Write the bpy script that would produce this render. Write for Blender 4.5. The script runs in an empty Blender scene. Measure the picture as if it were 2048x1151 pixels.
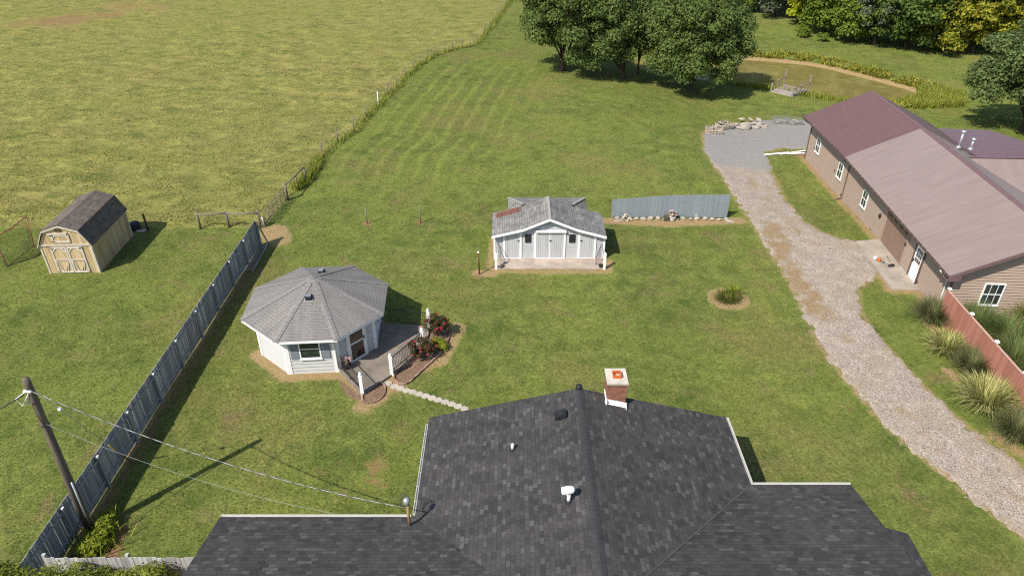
import bpy, bmesh, math, random
import numpy as np
from mathutils import Vector, Matrix
rng = np.random.default_rng(7)
random.seed(7)
C = bpy.context.scene.collection
SC = bpy.context.scene
R = math.radians

# ------------------------------------------------------------------ camera, sky, sun
F_PX, PITCH, HCAM = 1421.0, R(32.0), 21.0
cam = bpy.data.objects.new('camera', bpy.data.cameras.new('camera'))
C.objects.link(cam)
cam.data.sensor_width = 36.0
cam.data.lens = 36.0 * F_PX / 2048.0
cam.data.clip_end = 3000
cam.location = (0, 0, HCAM)
cam.rotation_euler = (math.pi / 2 - PITCH, 0, 0)
SC.camera = cam
SUN_EL, SHX, SHY = R(47.5), 0.70, 0.714          # shadows fall towards (SHX, SHY)
w = bpy.data.worlds.new("World"); SC.world = w; w.use_nodes = True
wn = w.node_tree.nodes; bg = wn['Background']
sky = wn.new('ShaderNodeTexSky'); sky.sky_type = 'NISHITA'; sky.sun_disc = False
sky.sun_elevation = SUN_EL; sky.sun_rotation = R(225)
w.node_tree.links.new(sky.outputs[0], bg.inputs[0]); bg.inputs[1].default_value = 0.10
sl = bpy.data.lights.new('sun', 'SUN'); sl.energy = 4.0; sl.angle = R(0.5); sl.color = (1.0, 0.94, 0.85)
so = bpy.data.objects.new('sun', sl); C.objects.link(so); so.location = (-30, -20, 60)
so.rotation_euler = Vector((SHX * math.cos(SUN_EL), SHY * math.cos(SUN_EL), -math.sin(SUN_EL))).to_track_quat('-Z', 'Y').to_euler()
SC.view_settings.view_transform = 'Standard'; SC.view_settings.look = 'None'
SC.view_settings.gamma = 1; SC.view_settings.use_curve_mapping = False
SC.view_settings.exposure = 0.6
SC.cycles.use_denoising = False; SC.cycles.filter_width = 1.15

# ------------------------------------------------------------------ site survey: rays, terrain
_c, _s = math.cos(PITCH), math.sin(PITCH)
def ray(px, py):
    u = (px - 1024) / F_PX; v = (py - 575.5) / F_PX
    return np.array([u, _c - v * _s, -_s - v * _c])
def GZ(px, py, z=0.0):
    d = ray(px, py); t = (z - HCAM) / d[2]; return np.array([d[0] * t, d[1] * t, z])
def YV(px, py, Y):
    d = ray(px, py); return np.array([0, 0, HCAM]) + d * (Y / d[1])
def S(a, b, x):
    t = np.clip((np.asarray(x, float) - a) / (b - a), 0, 1); return t * t * (3 - 2 * t)
def gbase(x, y):
    return -0.5 * S(38, 50, y) * S(11, 21, x) - 1.3 * S(52, 76, y) * S(2, 22, x)
def seg_dist(x, y, pts, closed=False):
    x = np.asarray(x, float); y = np.asarray(y, float)
    best = np.full(x.shape, 1e9); n = len(pts)
    for i in range(n if closed else n - 1):
        ax, ay = pts[i][0], pts[i][1]; bx, by = pts[(i + 1) % n][0], pts[(i + 1) % n][1]
        dx, dy = bx - ax, by - ay; L = dx * dx + dy * dy + 1e-12
        t = np.clip(((x - ax) * dx + (y - ay) * dy) / L, 0, 1)
        best = np.minimum(best, np.hypot(x - ax - t * dx, y - ay - t * dy))
    return best
def inside(x, y, pts):
    x = np.asarray(x, float); y = np.asarray(y, float); r = np.zeros(x.shape, bool); n = len(pts)
    for i in range(n):
        ax, ay = pts[i][0], pts[i][1]; bx, by = pts[(i + 1) % n][0], pts[(i + 1) % n][1]
        if ay == by: continue
        r ^= ((ay > y) != (by > y)) & (x < (bx - ax) * (y - ay) / (by - ay) + ax)
    return r
def sdf(x, y, pts):
    d = seg_dist(x, y, pts, True); return np.where(inside(x, y, pts), -d, d)
def smooth_poly(pts, it=2):
    for _ in range(it):
        q = []
        for i in range(len(pts)):
            a = np.array(pts[i]); b = np.array(pts[(i + 1) % len(pts)])
            q += [a * .75 + b * .25, a * .25 + b * .75]
        pts = q
    return pts
ZW = -2.15
POND = smooth_poly([GZ(*p, ZW)[:2] for p in [(1255, 126), (1300, 119), (1380, 116), (1495, 120), (1560, 124), (1640, 134), (1700, 149),
        (1765, 166), (1840, 186), (1822, 204), (1720, 208), (1640, 197), (1560, 182), (1497, 173), (1400, 160), (1300, 144)]], 2)
def gz(x, y):
    b = gbase(x, y); d = sdf(x, y, POND)
    out = np.minimum(b, ZW + 0.05 + (b - ZW) * S(-0.3, 5.0, d) + 0.12 * S(0, .6, d))
    out = np.where(d > 5.0, b, out)
    return np.where(d < 0, ZW - np.minimum(-d, 2.0) * .5, out)
def G(px, py, dz=0.0):
    z = 0.0
    for _ in range(12):
        p = GZ(px, py, z); z = float(gz(p[0], p[1]))
    return np.array([p[0], p[1], z + dz])
def WL(px, py, a, b):                              # ray against the vertical plane through plan points a, b
    d = ray(px, py); nx, ny = b[1] - a[1], a[0] - b[0]
    t = (a[0] * nx + a[1] * ny) / (d[0] * nx + d[1] * ny)
    return np.array([d[0] * t, d[1] * t, HCAM + d[2] * t])

# ------------------------------------------------------------------ node helpers
class NT:
    def __init__(s, name):
        s.m = bpy.data.materials.new(name); s.m.use_nodes = True; s.t = s.m.node_tree
        s.b = s.t.nodes['Principled BSDF']; s.out = s.t.nodes['Material Output']
    def n(s, typ, **kw):
        x = s.t.nodes.new(typ)
        for k, v in kw.items(): setattr(x, k, v)
        return x
    def put(s, sock, v):
        if isinstance(v, bpy.types.NodeSocket): s.t.links.new(v, sock)
        elif isinstance(v, (tuple, list)) and len(v) == 3 and sock.type == 'RGBA': sock.default_value = (*v, 1)
        else: sock.default_value = v
    def math(s, op, a, b=None, c=None):
        x = s.n('ShaderNodeMath', operation=op); s.put(x.inputs[0], a)
        if b is not None: s.put(x.inputs[1], b)
        if c is not None: s.put(x.inputs[2], c)
        return x.outputs[0]
    def mix(s, f, a, b, mode='MIX'):
        x = s.n('ShaderNodeMix', data_type='RGBA', blend_type=mode)
        s.put(x.inputs[0], f); s.put(x.inputs[6], a); s.put(x.inputs[7], b); return x.outputs[2]
    def rng(s, v, a, b, c=0.0, d=1.0, smooth=True):
        x = s.n('ShaderNodeMapRange', interpolation_type='SMOOTHSTEP' if smooth else 'LINEAR')
        for i, q in enumerate((v, a, b, c, d)): s.put(x.inputs[i], q)
        return x.outputs[0]
    def pos(s): return s.n('ShaderNodeNewGeometry').outputs['Position']
    def uv(s): return s.n('ShaderNodeTexCoord').outputs['UV']
    def obj(s): return s.n('ShaderNodeTexCoord').outputs['Object']
    def island(s): return s.n('ShaderNodeNewGeometry').outputs['Random Per Island']
    def scale(s, v, sc, rot=(0, 0, 0)):
        x = s.n('ShaderNodeMapping'); s.put(x.inputs[0], v); x.inputs[3].default_value = sc; x.inputs[2].default_value = rot
        return x.outputs[0]
    def noise(s, v, sc, det=4, rough=.55, dist=0.0):
        x = s.n('ShaderNodeTexNoise'); s.put(x.inputs['Vector'], v); x.inputs['Scale'].default_value = sc
        x.inputs['Detail'].default_value = det; x.inputs['Roughness'].default_value = rough; x.inputs['Distortion'].default_value = dist
        return x.outputs['Fac']
    def vor(s, v, sc, out='Distance', feat='F1'):
        x = s.n('ShaderNodeTexVoronoi', feature=feat); s.put(x.inputs['Vector'], v); x.inputs['Scale'].default_value = sc
        return x.outputs[out]
    def attr(s, name): return s.n('ShaderNodeAttribute', attribute_name=name).outputs['Fac']
    def bump(s, h, dist=.02, st=1.0):
        x = s.n('ShaderNodeBump'); s.put(x.inputs['Height'], h); x.inputs['Distance'].default_value = dist
        x.inputs['Strength'].default_value = st; s.t.links.new(x.outputs[0], s.b.inputs['Normal']); return x.outputs[0]
    def fin(s, col, rough=.8, spec=.3, metal=0.0):
        s.put(s.b.inputs['Base Color'], col); s.put(s.b.inputs['Roughness'], rough)
        s.b.inputs['Specular IOR Level'].default_value = spec; s.put(s.b.inputs['Metallic'], metal); return s.m

def m_plain(name, col, amt=.25, sc=6, rough=.8, spec=.25, metal=0, bump=.004, dirt=None, island=0.0):
    t = NT(name); p = t.pos()
    f = t.noise(p, sc, 5, .65); f2 = t.noise(p, sc * .13 + .3, 3)
    k = t.math('ADD', t.math('MULTIPLY', f, .6), t.math('MULTIPLY', f2, .4))
    if island: k = t.math('ADD', k, t.math('MULTIPLY', t.math('SUBTRACT', t.island(), .5), island))
    lo = tuple(c * (1 - amt) for c in col); hi = tuple(min(1, c * (1 + amt)) for c in col)
    cc = t.mix(t.rng(k, .3, .7), lo, hi)
    if dirt: cc = t.mix(t.rng(t.noise(p, 1.7, 6, .7), .5, .75, 0, .55), cc, dirt)
    if bump: t.bump(t.noise(p, sc * 6, 4), bump)
    return t.fin(cc, rough, spec, metal)
def m_wood(name, c1, c2, grain=(18, 18, .9), rough=.85, stain=None):
    t = NT(name); p = t.pos()
    g = t.noise(t.scale(p, grain), 1.0, 5, .65); i = t.island()
    k = t.math('ADD', t.math('MULTIPLY', g, .75), t.math('MULTIPLY', i, .3))
    c = t.mix(t.rng(k, .3, .8), c1, c2)
    if stain: c = t.mix(t.rng(t.noise(t.scale(p, (1.6, 1.6, .5)), 1, 4), .48, .7, 0, .8), c, stain)
    t.bump(g, .004); return t.fin(c, rough, .2)
def m_shingle(name, dark, mid, light, wd=.3, h=.14, frac=.82, line=.35, soft=.04, stain=None):
    t = NT(name); uv = t.uv()
    b = t.n('ShaderNodeTexBrick'); t.put(b.inputs['Vector'], uv); b.inputs['Scale'].default_value = 1
    b.inputs['Brick Width'].default_value = wd; b.inputs['Row Height'].default_value = h
    b.inputs['Mortar Size'].default_value = .006; b.inputs['Mortar Smooth'].default_value = .3
    b.inputs['Color1'].default_value = (0, 0, 0, 1); b.inputs['Color2'].default_value = (1, 1, 1, 1); b.inputs['Mortar'].default_value = (.4, .4, .4, 1)
    b.offset = .37; b.squash = 1
    v = b.outputs['Color']
    n = t.noise(t.pos(), .55, 4, .6); n2 = t.noise(t.pos(), 45, 3, .7)
    base = t.mix(t.rng(v, .05, .6), dark, mid)
    base = t.mix(t.rng(v, frac, frac + soft), base, light)
    base = t.mix(t.rng(n, .35, .7, 0, .3), base, tuple(x * 1.25 for x in mid))
    base = t.mix(t.rng(n2, .3, .7, 0, .35), base, tuple(x * .55 for x in dark))
    base = t.mix(t.rng(t.noise(t.scale(uv, (1.4, .16, 1)), 1, 5, .65), .35, .7), t.mix(1.0, base, (.86, .86, .86), 'MULTIPLY'), t.mix(1.0, base, (1.1, 1.09, 1.07), 'MULTIPLY'))
    if stain: base = t.mix(t.rng(t.noise(t.scale(t.pos(), (1, .3, 1)), 1.2, 5, .65), .47, .7, 0, .55), base, stain)
    base = t.mix(t.math('MULTIPLY', b.outputs['Fac'], line), base, tuple(x * .3 for x in dark))
    hgt = t.math('ADD', t.math('MULTIPLY', t.math('SUBTRACT', 1.0, b.outputs['Fac']), 1.0), t.math('MULTIPLY', v, .4))
    t.bump(hgt, .008); return t.fin(base, .9, .25)
def m_leaf(name, c1, c2, tr=.28, extra=None, frac=.9, rough=.55):
    t = NT(name); i = t.island(); n = t.noise(t.pos(), .55, 3)
    k = t.math('ADD', t.math('MULTIPLY', i, .6), t.math('MULTIPLY', n, .45))
    c = t.mix(t.rng(k, .2, .8), c1, c2)
    if extra: c = t.mix(t.rng(t.math('FRACT', t.math('MULTIPLY', i, 17.31)), frac, frac + .02), c, extra)
    t.fin(c, rough, .08)
    tl = t.n('ShaderNodeBsdfTranslucent'); t.put(tl.inputs[0], t.mix(1.0, c, (1.0, 1.0, .55), 'MULTIPLY'))
    ms = t.n('ShaderNodeMixShader'); ms.inputs[0].default_value = tr
    t.t.links.new(t.b.outputs[0], ms.inputs[1]); t.t.links.new(tl.outputs[0], ms.inputs[2]); t.t.links.new(ms.outputs[0], t.out.inputs[0])
    return t.m
def m_brick(name, c1, c2, mortar):
    t = NT(name); b = t.n('ShaderNodeTexBrick'); t.put(b.inputs['Vector'], t.uv()); b.inputs['Scale'].default_value = 1
    b.inputs['Brick Width'].default_value = .21; b.inputs['Row Height'].default_value = .075; b.inputs['Mortar Size'].default_value = .008
    b.inputs['Color1'].default_value = (*c1, 1); b.inputs['Color2'].default_value = (*c2, 1); b.inputs['Mortar'].default_value = (*mortar, 1)
    c = t.mix(t.rng(t.noise(t.pos(), 9, 5, .7), .35, .75, 0, .55), b.outputs['Color'], tuple(x * .4 for x in c1))
    t.bump(t.math('SUBTRACT', 1.0, b.outputs['Fac']), .008); return t.fin(c, .9, .2)

# ------------------------------------------------------------------ mesh helpers
def mesh_uv(me):
    nl = len(me.loops)
    if not nl: return
    co = np.empty(len(me.vertices) * 3); me.vertices.foreach_get('co', co); co = co.reshape(-1, 3)
    vi = np.empty(nl, int); me.loops.foreach_get('vertex_index', vi)
    nm = np.empty(len(me.polygons) * 3); me.polygons.foreach_get('normal', nm); nm = nm.reshape(-1, 3)
    tot = np.empty(len(me.polygons), int); me.polygons.foreach_get('loop_total', tot)
    n = np.repeat(nm, tot, 0); h = np.stack([-n[:, 1], n[:, 0], np.zeros(nl)], 1)
    L = np.linalg.norm(h, axis=1); flat = L < .02
    h[flat] = (1, 0, 0); h[~flat] /= L[~flat, None]
    v = np.cross(n, h); p = co[vi]
    uv = np.stack([(p * h).sum(1), (p * v).sum(1)], 1).astype(np.float32)
    me.uv_layers.new(name='UVMap'); me.uv_layers[0].data.foreach_set('uv', uv.ravel())
def rootmat(o):
    m = Matrix.Identity(4)
    while o: m = (Matrix.LocRotScale(o.location, o.rotation_euler, o.scale)) @ m; o = o.parent
    return m
def link(name, me, mat, parent=None, smooth=False):
    o = bpy.data.objects.new(name, me); C.objects.link(o)
    if mat: me.materials.append(mat)
    if smooth: me.polygons.foreach_set('use_smooth', [True] * len(me.polygons))
    if parent: o.parent = parent
    return o
class MB:
    def __init__(s, T=None): s.v = []; s.f = []; s.T = T
    def add(s, vs, fs):
        k = len(s.v)
        for p in vs:
            p = Vector([float(q) for q in p]); s.v.append(tuple(s.T @ p) if s.T else tuple(p))
        s.f += [tuple(i + k for i in f) for f in fs]; return s
    def poly(s, pts): return s.add(pts, [tuple(range(len(pts)))])
    def frame(s, o, u, v, n, du, dv, dn):           # box: corner ranges along three axes from o
        o, u, v, n = (np.array(q, float) for q in (o, u, v, n))
        vs = [o + u * a + v * b + n * c for c in dn for b in dv for a in du]
        return s.add(vs, [(0, 2, 3, 1), (4, 5, 7, 6), (0, 1, 5, 4), (2, 6, 7, 3), (0, 4, 6, 2), (1, 3, 7, 5)])
    def bx(s, x0, x1, y0, y1, z0, z1): return s.frame((0, 0, 0), (1, 0, 0), (0, 1, 0), (0, 0, 1), (x0, x1), (y0, y1), (z0, z1))
    def bar(s, p, q, a, b=None, up=(0, 0, 1)):
        p, q = np.array(p, float), np.array(q, float); d = q - p; L = np.linalg.norm(d); d /= L; b = b or a
        up = np.array(up, float)
        if abs(d @ up) > .97: up = np.array((0, 1, 0.))
        e = np.cross(d, up); e /= np.linalg.norm(e); g = np.cross(e, d)
        return s.frame(p, d, e, g, (0, L), (-a / 2, a / 2), (-b / 2, b / 2))
    def tube(s, pts, r, n=8, caps=True):
        pts = [np.array(p, float) for p in pts]; rs = r if isinstance(r, (list, tuple)) else [r] * len(pts)
        vs = []; prev = None
        for i, p in enumerate(pts):
            d = pts[min(i + 1, len(pts) - 1)] - pts[max(i - 1, 0)]; d /= np.linalg.norm(d) + 1e-12
            if prev is None:
                a = np.array((1, 0, 0.)) if abs(d[0]) < .8 else np.array((0, 1, 0.))
            else: a = prev
            e = a - d * (a @ d); e /= np.linalg.norm(e); prev = e; g = np.cross(d, e)
            for k in range(n):
                t = 2 * math.pi * k / n; vs.append(p + rs[i] * (math.cos(t) * e + math.sin(t) * g))
        fs = [(i * n + k, i * n + (k + 1) % n, (i + 1) * n + (k + 1) % n, (i + 1) * n + k) for i in range(len(pts) - 1) for k in range(n)]
        if caps: fs += [tuple(range(n - 1, -1, -1)), tuple((len(pts) - 1) * n + k for k in range(n))]
        return s.add(vs, fs)
    def prism(s, pts, d):                            # polygon swept along d
        n = len(pts); d = np.array(d, float); q = [np.array(p, float) for p in pts]
        return s.add(q + [p + d for p in q], [tuple(range(n - 1, -1, -1)), tuple(range(n, 2 * n))] + [(i, (i + 1) % n, (i + 1) % n + n, i + n) for i in range(n)])
    def slab(s, pts, t=.06): return s.prism([np.array(p, float) - np.array((0, 0, t)) for p in pts], (0, 0, t))
    def lathe(s, c, prof, n=14):
        c = np.array(c, float); vs = [c + np.array((r * math.cos(2 * math.pi * k / n), r * math.sin(2 * math.pi * k / n), z)) for r, z in prof for k in range(n)]
        m = len(prof); fs = [(i * n + k, i * n + (k + 1) % n, (i + 1) * n + (k + 1) % n, (i + 1) * n + k) for i in range(m - 1) for k in range(n)]
        return s.add(vs, fs + [tuple(range(n - 1, -1, -1)), tuple((m - 1) * n + k for k in range(n))])
    def build(s, name, mat, parent=None, smooth=False, bevel=0):
        me = bpy.data.meshes.new(name)
        v = s.v
        if parent:
            inv = rootmat(parent).inverted(); v = [tuple(inv @ Vector(p)) for p in v]
        me.from_pydata(v, [], s.f); me.update()
        if not smooth:
            bm = bmesh.new(); bm.from_mesh(me); bmesh.ops.recalc_face_normals(bm, faces=bm.faces)
            if bevel: bmesh.ops.bevel(bm, geom=bm.edges[:], offset=bevel, segments=1, affect='EDGES')
            bm.to_mesh(me); bm.free(); me.update()
        mesh_uv(me)
        return link(name, me, mat, parent, smooth)
def np_mesh(name, V, nper, mat, parent=None, origin=None):
    """V (n, nper, 3): n separate faces"""
    n = len(V); V = V.reshape(-1, 3).astype(np.float32)
    if parent:
        V = V - np.array(rootmat(parent).translation, np.float32)
    me = bpy.data.meshes.new(name); me.vertices.add(len(V)); me.vertices.foreach_set('co', V.ravel())
    me.loops.add(len(V)); me.loops.foreach_set('vertex_index', np.arange(len(V), dtype=np.int32))
    me.polygons.add(n); me.polygons.foreach_set('loop_start', np.arange(0, n * nper, nper, dtype=np.int32))
    me.update(calc_edges=True); me.validate()
    return link(name, me, mat, parent)
def tag(o, label, cat, group=None):
    o['label'] = label; o['category'] = cat
    if group: o['group'] = group
    return o
def thing(name, label, cat, loc, group=None, rz=0):
    o = bpy.data.objects.new(name, None); C.objects.link(o); o.location = [float(q) for q in loc]; o.rotation_euler = (0, 0, rz)
    o.empty_display_size = .3
    return tag(o, label, cat, group)
def kind(o, k): o['kind'] = k; return o
def solo(mb, name, mat, label, cat, loc, group=None, smooth=False, bevel=0):     # a thing that is one mesh, origin at its base
    me_o = mb.build(name, mat, None, smooth, bevel); l = Vector([float(q) for q in loc])
    me_o.data.transform(Matrix.Translation(-l)); me_o.location = l
    return tag(me_o, label, cat, group)

# ------------------------------------------------------------------ materials
def ground_mat():
    t = NT('grass_ground'); p = t.pos()
    fine = t.noise(t.scale(p, (7, 11, 6), (0, 0, .5)), 1.0, 7, .78)
    spk = t.noise(p, 16, 3, .7); med = t.noise(p, 3.1, 5, .7, .6)
    mid = t.noise(p, .8, 6, .68, .4); big = t.noise(p, .11, 5, .65)
    clump = t.noise(t.scale(p, (.8, 1.5, 1), (0, 0, -.25)), .9, 8, .72, 1.0)
    a = t.mix(t.rng(mid, .30, .70), (0.063, 0.088, 0.022), (0.130, 0.153, 0.043))
    a = t.mix(t.rng(t.noise(p, .19, 6, .7, .6), .40, .60, 0, .55), a, (0.132, 0.157, 0.037))
    a = t.mix(t.rng(big, .48, .66, 0, .6), a, (0.148, 0.129, 0.052))
    st = t.attr('stripe')
    a = t.mix(t.math('MULTIPLY', t.rng(t.math('ABSOLUTE', st), .2, .9, 1, .35), t.rng(t.noise(p, .37, 7, .74, .5), .53, .68, 0, .8)), a, (0.151, 0.119, 0.061))
    a = t.mix(t.rng(t.noise(p, .62, 6, .7, .8), .60, .70, 0, .7), a, (0.046, 0.076, 0.024))
    a = t.mix(t.rng(t.noise(p, 1.9, 5, .7, .3), .66, .74, 0, .55), a, (0.211, 0.142, 0.084))
    a = t.mix(t.rng(med, .30, .70), t.mix(1.0, a, (.80, .84, .80), 'MULTIPLY'), t.mix(1.0, a, (1.2, 1.18, 1.12), 'MULTIPLY'))
    a = t.mix(t.rng(fine, .36, .66), t.mix(1.0, a, (.66, .70, .62), 'MULTIPLY'), t.mix(1.0, a, (1.36, 1.32, 1.3), 'MULTIPLY'))
    st = t.attr('stripe')
    a = t.mix(t.rng(st, -1.5, 2.6, 0, 1.1, False), a, t.mix(1.0, a, (1.55, 1.48, 1.4), 'MULTIPLY'))
    # pasture
    b = t.mix(t.rng(clump, .34, .66), (0.157, 0.166, 0.045), (0.328, 0.296, 0.092))
    b = t.mix(t.rng(big, .42, .62, 0, .45), b, (0.271, 0.228, 0.089))
    b = t.mix(t.rng(t.noise(t.scale(p, (1, 1.8, 1)), .33, 6, .68, .6), .50, .66, 0, .85), b, (0.112, 0.137, 0.036))
    b = t.mix(t.rng(t.noise(p, .23, 6, .7, .6), .58, .72, 0, .4), b, (0.285, 0.200, 0.103))
    b = t.mix(t.rng(t.noise(p, .06, 4, .6), .4, .6, 0, .35), b, (0.209, 0.214, 0.056))
    b = t.mix(t.rng(t.noise(t.scale(p, (1, 1.7, 1), (0, 0, -.2)), 1.6, 6, .75, .8), .58, .70, 0, .75), b, (.088, .105, .032))
    b = t.mix(t.rng(fine, .36, .66), t.mix(1.0, b, (.62, .66, .62), 'MULTIPLY'), t.mix(1.0, b, (1.32, 1.3, 1.25), 'MULTIPLY'))
    pa = t.rng(t.math('ADD', t.attr('pasture'), t.math('MULTIPLY', t.math('SUBTRACT', mid, .5), .5)), .35, .65)
    c = t.mix(pa, a, b)
    # straw / bare soil with ragged edges
    rag = t.math('ADD', t.math('MULTIPLY', t.math('SUBTRACT', t.noise(p, 2.3, 7, .8), .5), 1.7), t.math('MULTIPLY', t.math('SUBTRACT', spk, .5), .5))
    straw = t.rng(t.math('ADD', t.attr('straw'), rag), .38, .78)
    soil = t.rng(t.math('ADD', t.attr('soil'), t.math('MULTIPLY', rag, 1.2)), .42, .85)
    sc = t.mix(t.rng(spk, .35, .68), (.22, .135, .068), (.46, .33, .18))
    sc = t.mix(t.rng(med, .45, .65, 0, .6), sc, (.21, .175, .07))
    dc = t.mix(t.rng(spk, .35, .68), (.17, .09, .045), (.34, .195, .11))
    mulch = t.rng(t.math('ADD', t.attr('mulch'), t.math('MULTIPLY', rag, .2)), .45, .55)
    mc = t.mix(t.rng(t.noise(p, 22, 4, .8), .36, .62), (.075, .045, .03), (.30, .20, .135))
    c = t.mix(t.math('MULTIPLY', soil, .88), c, dc); c = t.mix(t.math('MULTIPLY', straw, .9), c, sc); c = t.mix(mulch, c, mc)
    h = t.math('ADD', t.math('MULTIPLY', fine, .6), t.math('MULTIPLY', t.math('MULTIPLY', clump, pa), 2.5))
    t.bump(h, .07, .9); return t.fin(c, .95, .08)
def gravel_mat():
    t = NT('gravel'); p = t.pos()
    col = t.vor(p, 24, 'Color'); dst = t.vor(p, 24)
    sep = t.n('ShaderNodeSeparateColor'); t.put(sep.inputs[0], col)
    a = t.mix(sep.outputs[0], (.29, .25, .208), (.62, .54, .445))
    a = t.mix(t.rng(sep.outputs[1], .78, .8), a, (.44, .34, .27)); a = t.mix(t.rng(sep.outputs[2], .93, .95), a, (.16, .15, .14))
    a = t.mix(t.rng(dst, .4, .8, 0, .7), a, (.22, .185, .15))
    n = t.noise(p, .5, 6, .7, .4); fine = t.noise(p, 9, 5, .75)
    a = t.mix(t.rng(t.noise(p, 1.4, 5, .7), .35, .7), t.mix(1.0, a, (.86, .85, .84), 'MULTIPLY'), t.mix(1.0, a, (1.1, 1.1, 1.1), 'MULTIPLY'))
    a = t.mix(t.rng(t.math('ADD', n, t.math('MULTIPLY', t.math('SUBTRACT', fine, .5), .5)), .48, .66, 0, .6), a, (.33, .265, .185))
    a = t.mix(t.rng(t.noise(p, .9, 7, .75, .5), .60, .70, 0, .5), a, (.22, .20, .10))
    dn = t.math('ADD', t.math('MULTIPLY', t.math('SUBTRACT', fine, .5), 1.5), t.math('MULTIPLY', t.math('SUBTRACT', t.noise(p, 1.1, 6, .75, .6), .5), 2.6))
    dirt = t.rng(t.math('ADD', t.attr('dirt'), dn), .42, .85)
    a = t.mix(t.math('MULTIPLY', dirt, .9), a, t.mix(t.rng(fine, .3, .7), (.20, .135, .065), (.36, .25, .13)))
    grey = t.mix(t.rng(t.noise(p, 12, 5, .75), .3, .7), (.225, .21, .192), (.36, .338, .31))
    grey = t.mix(t.rng(t.noise(t.scale(p, (.8, 2.4, 1)), 1, 5, .7), .58, .7, 0, .5), grey, (.14, .135, .125))
    a = t.mix(t.rng(t.math('ADD', t.attr('pad'), t.math('MULTIPLY', t.math('SUBTRACT', n, .5), .8)), .35, .65), a, grey)
    t.bump(t.math('ADD', t.math('MULTIPLY', t.math('SUBTRACT', 1.0, dst), 1.0), t.noise(p, 7, 4)), .03); return t.fin(a, .9, .2)
def water_mat():
    t = NT('muddy_water'); p = t.pos()
    c = t.mix(t.rng(t.noise(p, .35, 5, .65, 1.0), .4, .65), (.185, .155, .050), (.255, .22, .078))
    t.bump(t.noise(t.scale(p, (2, 4, 1)), 1, 4), .012, .5); return t.fin(c, .09, .5)
def concrete_mat(name, c1, c2, stain):
    t = NT(name); p = t.pos()
    c = t.mix(t.rng(t.noise(p, 1.3, 6, .65), .35, .68), c1, c2)
    c = t.mix(t.rng(t.noise(p, .7, 4, .7), .5, .72, 0, .7), c, stain)
    c = t.mix(t.rng(t.noise(p, 40, 3), .4, .7, 0, .2), c, stain); t.bump(t.noise(p, 60, 3), .002); return t.fin(c, .9, .2)
def metal_roof_mat(name, col, rough=.45, spec=.4):
    t = NT(name); p = t.pos(); uv = t.uv()
    n = t.noise(t.scale(uv, (3.0, .35, 1)), 1, 5, .6); n2 = t.noise(p, .6, 4)
    c = t.mix(t.rng(n, .35, .7), tuple(x * .93 for x in col), tuple(x * 1.05 for x in col))
    c = t.mix(t.rng(n2, .4, .7, 0, .25), c, tuple(x * .85 for x in col))
    sx = t.n('ShaderNodeSeparateXYZ'); t.put(sx.inputs[0], uv)
    fr = t.math('ABSOLUTE', t.math('SUBTRACT', t.math('FRACT', t.math('MULTIPLY', sx.outputs[0], 1.09)), .5))
    c = t.mix(t.rng(fr, .472, .49, 0, .22), c, tuple(x * .55 for x in col))
    c = t.mix(t.rng(t.noise(t.scale(uv, (2.5, .12, 1)), 1, 6, .7), .5, .75, 0, .35), c, tuple(x * .7 for x in col))
    t.bump(t.noise(t.scale(uv, (.8, 4, 1)), 1, 3), .008, .5); return t.fin(c, rough, spec)
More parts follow.
